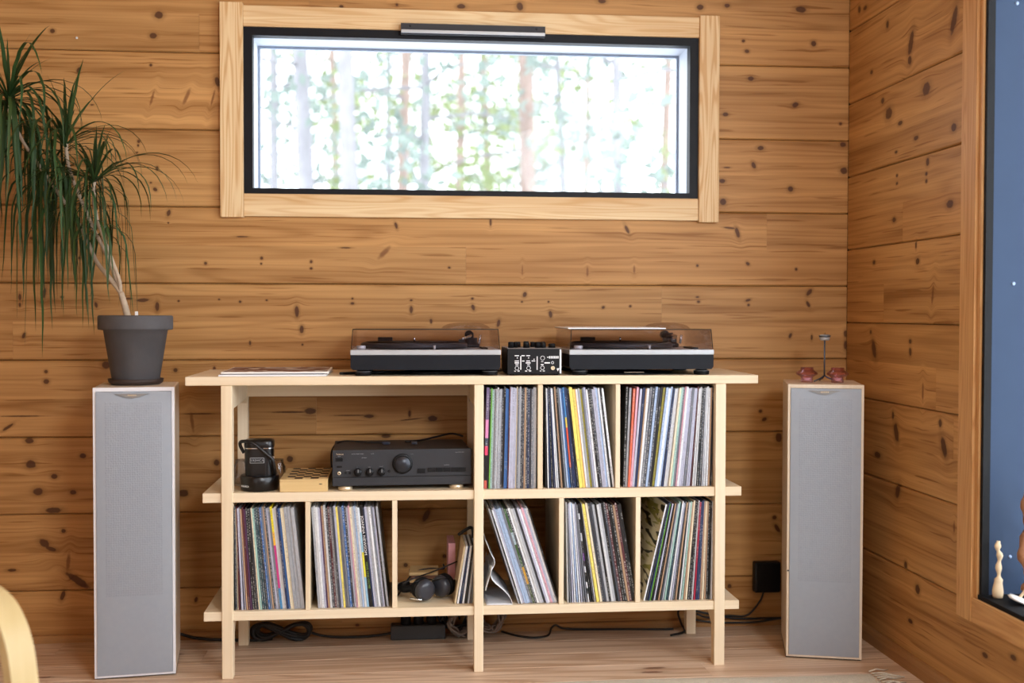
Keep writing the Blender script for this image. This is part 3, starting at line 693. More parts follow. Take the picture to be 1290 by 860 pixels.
bay("K' g o p l N n- W G' D' b D' K Y' b W b N w w c t G p- W l l G l l M- w w K' D' g w W n K", 785, 897.5, 614, Z1, [(0, 1.2), (.12, 4.6), (.4, 7.0), (.7, 5), (.9, 2.2), (1, .8)], 'upper right record bay', 'records in the upper right bay')
bay("K D' c- M l+ l n M P K' K' D c- t T' T' D' B' G n- D' l G 3 w w N B c- c g+ g+ g+", 293.5, 384, 770, Z2, [(0, 0), (.2, -3.6), (.6, -5.8), (1, -6)], 'lower bay at the far left', 'records in the lower far left bay')
bay("g w W l P- n w D' M' g' D l y G G B' D' l p- c w b w 6 J+ N- l g W G l K- g", 400.5, 490, 769, Z2, [(0, -3.7), (.5, -5), (1, -6.4)], 'bay left of the headphones', 'records in the lower bay left of the headphones')
bay("g- K- W- l b b+ G 5 D' W w g D l W p l W K-", 653, 704, 765, Z2, [(0, -17.6), (1, -17.6)], 'bay of steeply leaning records', 'steeply leaning records in the lower bay')
bay("w G l W b W l G G 4 K K W- y+ c D D g K w g K D M' K K' n M' K K'", 714.5, 802, 763, Z2, [(0, -1.0), (.2, -4.6), (.45, -9), (1, -9.4)], 'second lower bay from the right', 'records in the second lower bay from the right')
bay("W D N e- K l K n D g t T W l D n K w t' n c K' K' W- r N N n c n K' K w", 810.5, 897.5, 760, Z2, [(0, 13.2), (.25, 9.5), (.6, 5), (1, .6)], 'lower bay at the far right', 'records in the lower far right bay')
# lettering on the black box-set spine
o, xx, ang, th = JN
o.scale = (1, 1, 1); me = base_sleeve.copy(); me.materials.append(SM[0])
mat_j = plain('black_spine', lin(22, 23, 27), .4)
me.materials.clear(); me.materials.append(mat_j)
for v in me.vertices: v.co.x *= th
o.data = me
text_mesh('JOANNA NEWSOM', th*1.05, M['white'], o, (0, -.0009, .215), (PI/2, PI/2, 0), sx=1.35)
text_mesh('HAVE ONE ON ME', th*.95, plain('green_print', lin(120, 150, 70), .6), o, (0, -.0009, .095), (PI/2, PI/2, 0), sx=1.05)
# leafy art on the cover face of the leftmost sleeve in the far right bay
m, n, p = newmat('leafy_cover_art'); tc = n.n('ShaderNodeTexCoord').outputs['Object']
sq_ = n.n('ShaderNodeVectorMath', operation='MULTIPLY'); n.l(tc, sq_.inputs[0]); sq_.inputs[1].default_value = (1, .18, 1); tc = sq_.outputs[0]
f1 = n.noise(tc, 26, 1, .5, 1.8); f2 = n.noise(tc, 34, 1, .5, 1.0)
c = n.mix(n.ss(f1, .42, .45), lin(22, 34, 24), lin(216, 210, 186)); c = n.mix(n.m('MULTIPLY', n.ss(f2, .56, .59), .9), c, lin(150, 150, 62)); n.l(c, p.inputs['Base Color']); p.inputs['Roughness'].default_value = .3
first5 = [o for o in bpy.data.objects if o.get('group') == 'records in the lower far right bay'][0]
art = MB().box(-.0006, 0, .002, RD-.002, .002, RH-.002).build('cover_art', m, first5)
art.location = (-.5, 0, 0); art.scale = (1/first5.scale.x, 1, 1)
first5['label'] = 'record sleeve with black, white and olive leaf art, first in the far right lower bay'

# seven-inch singles beside the middle leg
toks = [('cream', (214, 196, 160)), ('white', (232, 236, 242)), ('navy blue', (40, 52, 84)), ('white', (226, 232, 240)), ('black', (26, 27, 32)), ('light grey', (176, 180, 188)), ('grey', (120, 124, 132))]
for i, (nm, c3) in enumerate(toks):
    x = at(573.5+3.3*i, 764, -.40).x; a_ = math.radians(9.5-.55*i)
    pts = [(-.5, 0), (.5, 0), (.5, .176), (-.5, .176)]
    me = MB().prism(pts, 0, .18, 'y').mesh('single_sleeve'); me.materials.append(SM[0])
    o = link('single_sleeve', me); o.scale = (.0055, 1, 1); o.location = (x, -.40, Z2+.0005); o.rotation_euler = (0, a_, 0); o.color = lin(*c3)
    tag(o, f'{nm} seven-inch single sleeve, {ORD[i]} from the left beside the middle leg', 'record', 'seven-inch singles beside the middle leg')
o = MB().box(-.011, .011, 0, .13, 0, .155, .001).build('book', plain('pink_cover', lin(196, 140, 150), .5)); o.location = (at(574, 750, -.26).x-.012, -.26, Z2+.0005)
tag(o, 'thin pink book standing upright behind the seven-inch singles', 'book')
bk = empty('notebook_stack', (at(560, 740, -.22).x-.065, -.21, Z2))
for j in range(6):
    o = MB().box(-.045, .045, -.05, .05, .0005+j*.011, .0105+j*.011, .001).build('notebook', plain('tan_cover', lin(186, 156, 110) if j % 2 else lin(96, 60, 40), .6)); o.location = bk.location; o.rotation_euler = (0, 0, random.uniform(-.05, .05))
    tag(o, f"{'tan' if j % 2 else 'brown'} notebook behind the headphones, {ORD[j]} from the bottom of its pile", 'notebook', 'notebooks piled behind the headphones')
bpy.data.objects.remove(bk)

# ================================================================== TURNTABLES
def turntable(x0, x1, label):
    w = x1-x0; d = .35; t = empty('turntable', (x0, -.432, TZ)); tag(t, label, 'turntable', 'turntables on the record table')
    MB().prism([(0.006, .018), (w-.006, .018), (w, .026), (w, .062), (0, .062), (0, .026)], 0, d, 'y').build('plinth', M['navyplinth'], t)
    MB().box(-.001, w+.001, -.002, d+.001, .0622, .0775, .002).build('top_plate', M['silver'], t)
    for fx in (.036, w-.030):
        for fy in (.030, d-.04):
            f = MB().lathe([(.014, .0178), (.020, .014), (.0215, .0135)], 20, (fx, fy, 0), 'z').build('foot', M['charcoal'], t)
            MB().lathe([(.0215, .0132), (.024, .012), (.024, .0022), (.022, .0004)], 20, (fx, fy, 0)).build('foot_pad', M['black_soft'], f)
            MB().lathe([(.0245, .0128), (.0245, .0122)], 20, (fx, fy, 0)).build('ring', M['silver'], f)
    pl = MB().lathe([(.162, .079), (.166, .082), (.166, .092), (.160, .0955), (.004, .0955)], 48, (.19, .185, 0)).build('platter', M['charcoal'], t)
    MB().lathe([(.150, .0957), (.150, .0975), (.004, .0975)], 40, (.19, .185, 0)).build('slipmat', M['black_soft'], pl)
    MB().lathe([(.003, .0955), (.003, .108), (.0015, .111), (0, .111)], 10, (.19, .185, 0)).build('spindle', M['chrome'], pl)
    MB().lathe([(.014, .0777), (.014, .088), (.012, .090), (0, .090)], 20, (.030, .022, 0)).build('power_knob', M['silver'], t)
    MB().lathe([(.004, .0777), (.004, .0905), (0, .0905)], 12, (.248, .016, 0)).build('target_light', M['silver'], t)
    MB().box(w-.052, w-.034, .05, .17, .0777, .0825, .001).build('pitch_fader', M['black'], t)
    MB().box(.075, .122, .255, .275, .0777, .110, .002).build('spare_shell_rest', M['black'], t)
    ta = MB(); ta.lathe([(.030, .0777), (.030, .088), (.023, .093), (.023, .108)], 24, (w-.075, .26, 0)); ta.lathe([(.011, .108), (.011, .124), (0, .124)], 16, (w-.075, .26, 0))
    ta = ta.build('tonearm_base', M['charcoal'], t)
    arm = spline([(w-.075, .33, .117), (w-.075, .26, .117), (w-.080, .15, .116), (w-.095, .10, .113), (w-.112, .07, .106)], 5)
    MB().tube(arm, .0038, 8).build('tonearm', M['chrome'], t)
    MB().lathe([(.013, 0), (.014, .004), (.014, .024), (.012, .027)], 20, (w-.075, .318, .117), 'y').build('counterweight', M['black'], t)
    MB().box(w-.122, w-.104, .045, .075, .0985, .1075, .001).build('headshell', M['black'], t)
    MB().tube([(w-.05, .22, .090), (w-.045, .22, .118)], .004, 8).build('cue_lever', M['chrome'], t)
    # hinged dust cover: open box with sloped sides and a shallow round bulge over the arm
    a = .006; z0, z1 = .0785, .1385; th = .0028
    def shell(i):
        b0, b1 = .002+i, .0065+i
        return [(b0, b0, z0), (w-b0, b0, z0), (w-b0, d-b0, z0), (b0, d-b0, z0), (b1, b1, z1-i), (w-b1, b1, z1-i), (w-b1, d-b1, z1-i), (b1, d-b1, z1-i)]
    cv = MB(); F = [(0, 1, 5, 4), (1, 2, 6, 5), (2, 3, 7, 6), (3, 0, 4, 7), (4, 5, 6, 7)]
    cv.add(shell(0)+shell(th), [list(f) for f in F]+[[i+8 for i in f][::-1] for f in F]+[[0, 1, 9, 8], [1, 2, 10, 9], [2, 3, 11, 10], [3, 0, 8, 11]])
    cv.build('dust_cover', M['cover'], t)
    dm = MB().lathe([(.078, z1+.0003), (.070, z1+.008), (.055, z1+.014), (.030, z1+.018), (.0, z1+.019)], 32, (w-.090, .25, 0), cap=False)
    dm.build('cover_bulge', M['bulge'], t)
    ed = MB()   # thick edges of the acrylic, dark where seen end on
    b1 = .0065
    ed.tube([(b1, b1, z1), (w-b1, b1, z1)], .0013, 6); ed.tube([(b1, b1, z1), (.002, .002, z0+.001)], .0011, 6); ed.tube([(w-b1, b1, z1), (w-.002, .002, z0+.001)], .0011, 6)
    ed.build('cover_edge', M['black'], t)
    for hx in (.09, w-.09): MB().box(hx-.02, hx+.02, d-.001, d+.014, .055, .088, .002).build('hinge', M['black'], t)
    return t
xa, xb = at(441.5, 444, -.432).x, at(630.5, 444, -.432).x
turntable(xa, xb, 'black and silver turntable on the left, next to the open mixer side')
xc, xd = at(717.5, 444, -.432).x, at(899, 444, -.432).x
t2 = turntable(xc, xd, 'black and silver turntable on the right end of the table')
# white record sleeve lying on the right dust cover
o = MB().box(0, .30, 0, .30, 0, .0035, .0008).build('record_sleeve', plain('pale_sleeve', lin(236, 238, 242), .3)); o.location = (xc-.003, -.424, TZ+.139); tag(o, 'white record sleeve lying on the right turntable cover', 'record'); o.location.z += .0008
MB().box(.001, .299, .001, .299, -.0007, -.0001).build('glare_blocker', M['black'], o)  # unseen black sheet added so the sleeve's underside doesn't whiten the cover
# slipmat tucked under right turntable
o = MB().lathe([(.0, .001), (.150, .001), (.151, .0035), (.06, .007), (0, .0075)], 40).build('slipmat', M['black_soft']); o.location = ((xc+xd)/2-.02, -.265, TZ); tag(o, 'round black slipmat under the right turntable', 'slipmat')
o = MB().box(-.03, .03, -.006, .006, 0, .002).build('sticker', M['brass'], o, (.005, -.120, .006))

# ---- mixer
mx0, mx1 = at(639, 455, -.425).x, at(707.5, 455, -.425).x; mw = mx1-mx0
mx = empty('mixer', (mx0, -.425, TZ)); tag(mx, 'small black two-channel mixer between the two turntables', 'mixer')
MB().box(0, mw, 0, .20, .003, .080, .002).build('body', M['black'], mx)
MB().box(.001, mw-.001, .003, .199, .0802, .0820).build('top_panel', plain('mixer_top', lin(116, 108, 104), .5), mx)
MB().box(mw-.006, mw-.001, -.0008, .0, .006, .078).build('edge_stripe', M['white'], mx)
for (kx, ky, r, h) in ((.014, .03, .009, .018), (.030, .05, .006, .018), (.060, .03, .009, .02), (.068, .055, .006, .014), (.096, .03, .010, .018), (.112, .03, .009, .017), (.14, .04, .011, .013), (.045, .12, .008, .016), (.09, .12, .008, .016), (.125, .14, .008, .016)):
    MB().lathe([(r, .0822), (r*.95, .0822+h*.9), (r*.7, .0822+h), (0, .0822+h)], 14, (kx, ky, 0)).build('knob', M['black_soft'], mx)
for fx in (.015, mw-.015):
    for fy in (.02, .18): MB().lathe([(.007, 0.0002), (.007, .003)], 12, (fx, fy, 0)).build('foot', M['black_soft'], mx)
def ring(mb, x, z, r, w=.0012, y=-.0012):
    s = 20; vs = []
    for i in range(s):
        a = 2*PI*i/s; vs += [(x+r*math.cos(a), y, z+r*math.sin(a)), (x+(r-w)*math.cos(a), y, z+(r-w)*math.sin(a))]
    mb.add(vs, [[2*i, 2*i+1, (2*i+3) % (2*s), (2*i+2) % (2*s)] for i in range(s)])
def mpx(px, py): return (px/1290*72+640-639)/68.5*mw, .080-(py/645*36+440-439)/33.5*.080*.98
mk = MB()
def mbar(x0, y0, x1, y1):
    a = mpx(x0, y1); b = mpx(x1, y0); mk.box(a[0], b[0], -.0012, -.0004, a[1], b[1])
for bb in ((150, 128, 245, 150), (150, 250, 245, 272), (150, 292, 245, 318), (165, 340, 235, 360), (300, 128, 375, 150), (410, 128, 495, 150), (315, 250, 370, 272), (410, 250, 495, 272), (400, 292, 505, 318), (430, 340, 490, 360), (530, 250, 610, 270), (275, 150, 298, 460), (645, 155, 665, 465), (745, 270, 795, 285), (740, 335, 800, 358), (820, 290, 945, 320), (880, 165, 915, 185), (140, 485, 175, 503), (215, 480, 260, 503), (385, 482, 430, 503), (470, 478, 520, 503), (715, 483, 750, 500), (785, 483, 830, 500)): mbar(*bb)
for i in range(6): mbar(925+i*38, 148, 950+i*38, 205)
for cx_, cy_, r in ((778, 195, .0068), (200, 425, .0062), (462, 425, .0062), (775, 420, .0062), (1003, 300, .0042)):
    a = mpx(cx_, cy_); ring(mk, a[0], a[1], r)
for cx_, cy_ in ((207, 190), (462, 190), (585, 222)):
    a = mpx(cx_, cy_); mk.box(a[0]-.0015, a[0]+.0015, -.0012, -.0004, a[1]-.0015, a[1]+.0015)
mk.build('panel_markings', M['white'], mx)
a = mpx(1010, 425); MB().lathe([(.0062, 0), (.0062, -.002), (.003, -.0022), (.003, -.0005), (0, -.0005)], 18, (a[0], -.0004, a[1]), 'y').build('jack', M['brass'], mx)
a = mpx(1125, 465); MB().prism([(a[0]-.004, a[1]+.004), (a[0]+.005, a[1]+.005), (a[0]-.0005, a[1]-.005)], -.0012, -.0004, 'y').build('logo', M['white'], mx)
# flat black cable mess under left turntable
c = MB(); 
c.tube(spline([(xa-.035, -.36, TZ+.0045), (xa+.03, -.33, TZ+.0045), (xa+.12, -.30, TZ+.0045), (xa+.20, -.36, TZ+.0045), (xa+.30, -.33, TZ+.0045), (xa+.41, -.27, TZ+.0045), (xa+.47, -.20, TZ+.0045)], 8), .0042, 8)
c = c.build('cable', M['cable']); tag(c, 'black cable lying under the left turntable', 'cable')
c = MB().tube(spline([(xa-.03, -.345, TZ+.003), (xa+.05, -.255, TZ+.003), (xa+.2, -.18, TZ+.003), (xa+.42, -.12, TZ+.003), (xa+.6, -.06, TZ+.003), (xa+.80, -.045, TZ+.003)], 8), .0028, 8).build('cable', M['cable']); tag(c, 'thin black cable running behind the mixer', 'cable')

# ---- sleeves lying on the table's left end
for i, (u0, lab, cc) in enumerate(((0, 'white record sleeve at the bottom of the flat pair on the table', (236, 237, 240)), (1, 'record sleeve with brown and grey cover art lying on the white one', (236, 234, 228)))):
    o = MB().box(0, .312, 0, .30, 0, .0055, .001).build('record_sleeve', plain('flat_sleeve', lin(*cc), .4)); xs_ = at(275+3*i, 473, -.435).x
    o.location = (xs_, -.438+.004*i, TZ+.0004+.0075*i); o.rotation_euler = (0, 0, -.01+.03*i); tag(o, lab, 'record')
    if i == 1:
        m, n, p = newmat('brown_cover_print'); tc = n.n('ShaderNodeTexCoord').outputs['Object']
        f1 = n.noise(tc, 11, 2, .5, .6); f2 = n.noise(tc, 19, 2)
        cl = n.mix(n.ss(f1, .42, .58), lin(120, 74, 50), lin(176, 160, 150)); cl = n.mix(n.ss(f2, .56, .64), cl, lin(226, 212, 196)); n.l(cl, p.inputs['Base Color']); p.inputs['Roughness'].default_value = .7; p.inputs['Specular IOR Level'].default_value = .1
        MB().box(.006, .306, .008, .292, .0056, .0062).build('cover_art', m, o)
    o0 = o
o = MB().box(0, .30, 0, .29, 0, .0014).build('inner_sleeve', plain('bluegrey_paper', lin(70, 80, 96), .6)); o.location = (at(277, 473, -.435).x, -.432, TZ+.0062); o.rotation_euler = (0, 0, -.005); tag(o, 'dark inner sleeve between the two flat record sleeves', 'record')

# ================================================================== AMPLIFIER
zs = .547; AY = -.415
ax0 = at(418.7, 590, AY).x; ax1 = at(595.4, 590, AY+.0).x; aw = ax1-ax0-.002
amp = empty('amplifier', (ax0, AY-.004, zs), (0, 0, .035)); tag(amp, 'dark grey stereo amplifier with a big volume knob on the middle shelf', 'amplifier')
MB().box(.002, aw-.002, .012, .29, .016, .118, .004).build('case', plain('amp_case', lin(58, 54, 54), .5, .1), amp)
MB().box(0, aw, 0, .012, .014, .1215, .002).build('front_panel', M['charcoal'], amp)
MB().box(.001, aw-.001, -.0012, .0, .0395, .0412).build('panel_groove', M['black'], amp)
def apx(px, py): return (px/6.143+400-418.7)/176.7*aw, .1215-((py/6.143+540)-570)/45.2*.1075
def disc(name, px, py, r, h, mat, seg=28, parent=None):
    a = apx(px, py); return MB().lathe([(r, -.0002), (r, -h*.82), (r*.9, -h), (0, -h)], seg, (a[0], 0, a[1]), 'y').build(name, mat, parent or amp)
k0 = disc('volume_knob', 657, 295, .0300, .006, M['black']); k1 = disc('volume_knob_cap', 657, 295, .0245, .020, plain('knob_cap', lin(44, 48, 56), .3, .4), parent=k0)
for px in (310, 402, 493):
    kk = disc('tone_knob', px, 355, .0118, .014, M['black']); a = apx(px, 355)
    MB().box(a[0]+.0005, a[0]+.002, -.0148, -.0140, a[1], a[1]+.010).build('pointer', M['greyprint'], kk)
disc('balance_knob', 553, 352, .0045, .003, M['black'], 14)
disc('jack', 168, 362, .0052, .002, M['brass'], 16); disc('jack_hole', 168, 362, .0026, .0024, M['black'], 12)
def abox(name, px0, py0, px1, py1, h, mat):
    a = apx(px0, py1); b = apx(px1, py0); return MB().box(a[0], b[0], -h, -.0001, a[1], b[1], .0005 if h > .001 else 0).build(name, mat, amp)
abox('power_button', 143, 243, 195, 270, .004, M['black']); abox('button', 150, 305, 190, 318, .0015, M['black'])
abox('button', 208, 352, 226, 368, .002, M['black']); abox('button', 240, 352, 258, 368, .002, M['black'])
abox('selector_button', 772, 335, 835, 370, .003, M['black'])
for i in range(5): abox('selector_button', 853+i*60.6, 330, 853+i*60.6+58, 362, .003, M['black'])
def atext(t, px, py, size, mat=M['greyprint'], sx=1):
    a = apx(px, py); text_mesh(t, size, mat, amp, (a[0], -.0006, a[1]), (PI/2, 0, 0), sx=sx)
atext('Technics', 172, 216, .0062, M['brass'], 1.0)
atext('STEREO INTEGRATED AMPLIFIER', 310, 216, .0030, sx=.80); atext('SU-V300', 425, 216, .0030, sx=.8)
atext('new class A', 360, 245, .0032); atext('POWER', 168, 232, .0022); atext('SPEAKERS', 235, 342, .0024)
atext('BASS', 308, 318, .0024); atext('TREBLE', 400, 318, .0024); atext('BALANCE', 492, 314, .0024); atext('INPUT SELECTOR', 1003, 310, .0026, sx=.8)
atext('VOLUME', 730, 222, .0022); atext('QUANTUM CLASS', 1105, 212, .0032)
for fx in (.038, aw-.045):
    MB().lathe([(.021, .0002), (.022, .003), (.022, .010), (.018, .0138)], 24, (fx, .022, 0)).build('foot', M['brass'], amp)
    MB().lathe([(.020, .0002), (.020, .0138)], 20, (fx, .25, 0)).build('foot', M['brass'], amp)
c = MB().tube(spline([(ax0-.016, -.16, .56), (ax0-.015, -.19, .64), (ax0+.02, -.22, .6725), (ax0+.10, -.25, .6720), (ax0+.17, -.27, .6722)], 8), .0025, 8).build('cable', M['cable']); tag(c, 'black cable draped over the left edge of the amplifier', 'cable')
c = MB().tube(spline([(ax1-.012, -.112, .674), (ax1-.05, -.105, .682), (ax1-.10, -.14, .676), (ax1-.15, -.20, .672), (ax1-.2, -.24, .6720)], 8), .0032, 8).build('cable', M['cable']); tag(c, 'black cable arching over the rear right corner of the amplifier', 'cable')
for (px, lab, w_) in ((486, 'small blue-black plug lying on the amplifier', .022), (522, 'small black adapter lying on the right half of the amplifier', .018)):
    o = MB().box(-w_/2, w_/2, -.008, .008, 0, .009, .002).build('plug', plain('plug_blueblack', lin(26, 32, 48), .35)); o.location = (at(px, 563, -.30).x, -.29, .6695); tag(o, lab, 'plug')

# ================================================================== CAMERA CASE, GLASS JAR, CHESS BOX
cc_ = empty('camera_case', (at(327, 620, -.375).x, -.372, zs)); tag(cc_, 'black leather camera case with metal band and strap at the middle shelf\'s left end', 'camera case')
# lower front flap (wide base cup)
MB().lathe([(.050, .0005), (.055, .003), (.0565, .025), (.0575, .042), (.054, .046), (.040, .044)], 36).build('base_cup', M['leather'], cc_)
up_ = MB(); pr = []
for i in range(36):
    a = 2*PI*i/36; sx_ = math.copysign(abs(math.cos(a))**.55, math.cos(a)); sy_ = math.copysign(abs(math.sin(a))**.55, math.sin(a)); pr.append((sx_, sy_))
rings = [(.0405, .038), (.042, .06), (.0425, .10), (.0425, .122), (.0428, .126)]
vs = [(px*r, py*r*.8, z) for r, z in rings for px, py in pr]
up_.add(vs, [[j*36+i, j*36+(i+1) % 36, (j+1)*36+(i+1) % 36, (j+1)*36+i] for j in range(len(rings)-1) for i in range(36)], True)
up_.build('body', M['leather'], cc_)
bd = MB(); rings = [(.0434, .1262), (.0434, .1285)]
bd.add([(px*r, py*r*.8, z) for r, z in rings for px, py in pr], [[i, (i+1) % 36, 36+(i+1) % 36, 36+i] for i in range(36)], True); bd.build('metal_band', M['chrome'], cc_)
lid = MB(); rings = [(.0430, .1287), (.0438, .132), (.0438, .146), (.040, .151), (.001, .152)]
lid.add([(px*r, py*r*.8, z) for r, z in rings for px, py in pr], [[j*36+i, j*36+(i+1) % 36, (j+1)*36+(i+1) % 36, (j+1)*36+i] for j in range(len(rings)-1) for i in range(36)], True); lid.build('lid', M['leather'], cc_)
pb = MB().box(-.024, .018, -.0365, -.0335, .084, .100, .0008).build('name_plate', M['greyprint'], cc_)
MB().box(-.0225, .0165, -.0369, -.0365, .0855, .0985).build('plate_face', M['black'], pb)
text_mesh('YASHICA', .0105, M['greyprint'], pb, (-.003, -.0372, .092), (PI/2, 0, 0), sx=.92)
for sx_ in (.022, .029): MB().box(sx_-.001, sx_+.001, -.0355, -.0335, .04, .12).build('piping', M['charcoal'], cc_)
def strap(pts, w, name, parent, mat, th=.0022):
    P = spline(pts, 6); mb = MB(); n_ = len(P); vs = []
    for k_, p_ in enumerate(P):
        t_ = (P[min(k_+1, n_-1)]-P[max(k_-1, 0)]).normalized(); s_ = t_.cross(Vector((0, -1, .15))).normalized()*w/2; nn = s_.cross(t_).normalized()*th/2
        vs += [p_-s_-nn, p_+s_-nn, p_+s_+nn, p_-s_+nn]
    mb.add(vs, [[4*k_+a, 4*k_+(a+1) % 4, 4*k_+4+(a+1) % 4, 4*k_+4+a] for k_ in range(n_-1) for a in range(4)], True)
    return mb.build(name, mat, parent)
strap([(-.044, -.01, .112), (-.054, -.020, .136), (-.048, -.030, .148), (-.020, -.040, .147), (.004, -.041, .130), (.024, -.041, .112), (.042, -.040, .094), (.048, -.030, .06), (.046, -.020, .046)], .010, 'strap', cc_, M['leather'])
MB().box(.040, .048, -.036, -.030, .098, .104, .001).build('buckle', M['chrome'], cc_)
text_mesh('YASHICA', .008, M['white'], cc_, (-.037, -.0465, .017), (PI/2, 0, -.6), sx=.9)
for u_, yy_, lab in ((350, -.285, 'small clear glass jar between the camera case and the wooden box'), (303.5, -.285, 'small clear glass jar behind the left side of the camera case')):
    j = MB().lathe([(.0, .001), (.022, .001), (.024, .006), (.024, .058), (.018, .068), (.018, .080), (.0165, .080), (.0165, .068), (.0225, .057), (.0225, .008), (0, .005)], 24, cap=False).build('glass_jar', clear('jar_glass', (.86, .86, .88, 1), 1.45, .05, .6)); j.location = (at(u_, 600, yy_).x, yy_, zs+.0003); tag(j, lab, 'jar')

cb = empty('chess_box', (at(352, 620, -.428).x+.001, -.428, zs), (0, 0, -.0)); tag(cb, 'small wooden chess box with a checkered lid beside the amplifier', 'chess box')
cw = at(414, 620, -.428).x-at(352, 620, -.428).x-.004; cd = .25
MB().box(0, cw, 0, cd, .0004, .034, .0012).build('body', M['boxwood'], cb); MB().box(cw-.025, cw-.016, -.0006, 0, .022, .0242).build('latch_slot', M['walnut'], cb)
MB().box(-.0005, cw+.0005, -.0005, cd, .0341, .0375, .0005).build('lid', M['boxwood'], cb)
nx = 5; sq = (cw-.022)/nx
for i in range(nx):
    for j in range(8):
        o = MB().box(.018+i*sq+.0003, .018+(i+1)*sq-.0003, .012+j*.0285+.0003, .012+(j+1)*.0285-.0003, .0376, .0384).build('square', M['walnut'] if (i+j) % 2 else M['maple'], cb)

# ================================================================== SPEAKERS
def speaker(x, y, ang, label, side):
    s = empty('floor_speaker', (x, y, 0), (0, 0, ang)); tag(s, label, 'speaker', 'floor speakers either side of the table')
    w, d, h = .228, .26, .857
    MB().box(-w/2, w/2, .006, d, .006, h, .003).build('cabinet', M['cab'], s)
    MB().box(-w/2+.001, w/2-.001, .010, d-.01, 0.0002, .006).build('plinth_pad', M['black'], s)
    fb = MB(); e_ = .008; fb.box(-w/2, -w/2+e_, -.004, .0058, .006, h, .001); fb.box(w/2-e_, w/2, -.004, .0058, .006, h, .001); fb.box(-w/2+e_, w/2-e_, -.004, .0058, h-.012, h, .001); fb.box(-w/2+e_, w/2-e_, -.004, .0058, .006, .013, .001)
    fb.build('front_frame', M['cab_glare'] if side == 0 else M['cab'], s)
    gr = MB(); nx, nz = 10, 30; x0, x1, z0, z1 = -w/2+e_+.0004, w/2-e_-.0004, .0135, h-.0125
    vs = []
    for j in range(nz+1):
        for i in range(nx+1):
            fx = i/nx; fz = j/nz; bul = -.0075-.004*(1-(2*fx-1)**4)*(1-(2*fz-1)**8)
            vs.append((x0+(x1-x0)*fx, bul, z0+(z1-z0)*fz))
    n_ = len(vs); vs += [(a, .005, c) for a, b, c in vs]
    F = [[j*(nx+1)+i, j*(nx+1)+i+1, (j+1)*(nx+1)+i+1, (j+1)*(nx+1)+i] for j in range(nz) for i in range(nx)]
    gr.add(vs, F+[[q+n_ for q in f] for f in F], True)
    bd_ = [i for i in range(nx+1)]+[j*(nx+1)+nx for j in range(1, nz+1)]+[nz*(nx+1)+i for i in range(nx-1, -1, -1)]+[j*(nx+1) for j in range(nz-1, 0, -1)]
    gr.add(vs, [[bd_[i], bd_[(i+1) % len(bd_)], bd_[(i+1) % len(bd_)]+n_, bd_[i]+n_] for i in range(len(bd_))])
    gr = gr.build('grille', M['grille'], s)
    bt = h-.018; bx = -.004
    bg_ = MB().prism([(bx-.048, bt), (bx+.048, bt), (bx+.02, bt-.010), (bx, bt-.014), (bx-.02, bt-.010)], -.0135, -.0085, 'y').build('badge', plain('badge_silver', lin(150, 152, 152), .35, .6), gr)
    lt = MB()
    for i in range(6): lt.box(bx-.012+i*.0042, bx-.0095+i*.0042, -.0142, -.0136, bt-.0065, bt-.0025)
    lt.build('badge_mark', M['brass'], bg_)
    return s
sl = speaker((-2.433-2.206)/2, (-.417-.386)/2, math.atan2(.031, .227), 'tall silver-fronted floor speaker left of the table with a plant on it', 0)
sr = speaker((-.341-.122)/2, (-.383-.444)/2, -math.atan2(.061, .219), 'tall grey-fronted floor speaker in the right corner with candle holders on it', 1)
MB().lathe([(.003, 0), (.003, -.001)], 8, (-.110, -.0042, .275), 'y').build('screw', M['charcoal'], sr)

# ================================================================== CANDLE HOLDERS
SH = .8572
def pinkbowl(u, y, lab):
    p = at(u, 476, y)
    o = MB().lathe([(0, .0008), (.019, .0008), (.0195, .004), (.0185, .014), (.021, .018), (.033, .025), (.0345, .029), (.031, .034), (.021, .040), (.0205, .048), (.019, .048), (.019, .040), (.028, .033), (.0315, .029), (.030, .026), (.018, .020), (.0165, .016), (.0165, .006), (0, .005)], 32, cap=False).build('candle_holder', M['glass_pink'])
    o.location = (p.x, y, SH); tag(o, lab, 'candle holder', 'pink glass candle holders on the right speaker'); 
    MB().lathe([(0, .0055), (.0155, .0055), (.0155, .015), (0, .015)], 20, cap=False).build('tealight', M['wax'], o); return o
pinkbowl(1016.5, -.30, 'pink glass candle holder on the right speaker, left of the thin metal stem')
pinkbowl(1055, -.33, 'pink glass candle holder on the right speaker, right of the thin metal stem')
p = at(1038.5, 470, -.27); ch = empty('stem_candlestick', (p.x, -.27, SH)); tag(ch, 'slim blue-grey metal candlestick with a tealight on the right speaker', 'candlestick')
MB().tube([(0, 0, .018), (0, 0, .132)], .0026, 10).build('stem', M['steelblue'], ch)
for a in (PI*1.12, PI*1.9, PI*.5): MB().tube(spline([(0, 0, .020), (.014*math.cos(a), .014*math.sin(a), .012), (.042*math.cos(a), .042*math.sin(a), .0026)], 4), .0026, 8).build('foot', M['steelblue'], ch)
MB().lathe([(.001, .132), (.013, .133), (.0165, .138), (.0165, .143), (.0155, .143), (.0150, .139), (0, .136)], 24, cap=False).build('cup', M['silver'], ch)
MB().lathe([(.0168, .1445), (.019, .1445), (.019, .149), (.0168, .149)], 24, cap=False).build('rim', M['steelblue'], ch)
tl = MB().lathe([(0, .139), (.0148, .139), (.0148, .152), (.0138, .151), (0, .1505)], 24, cap=False).build('tealight', M['silver'], ch)
MB().tube([(0, 0, .150), (.001, 0, .158)], .0008, 6).build('wick', M['walnut'], tl)

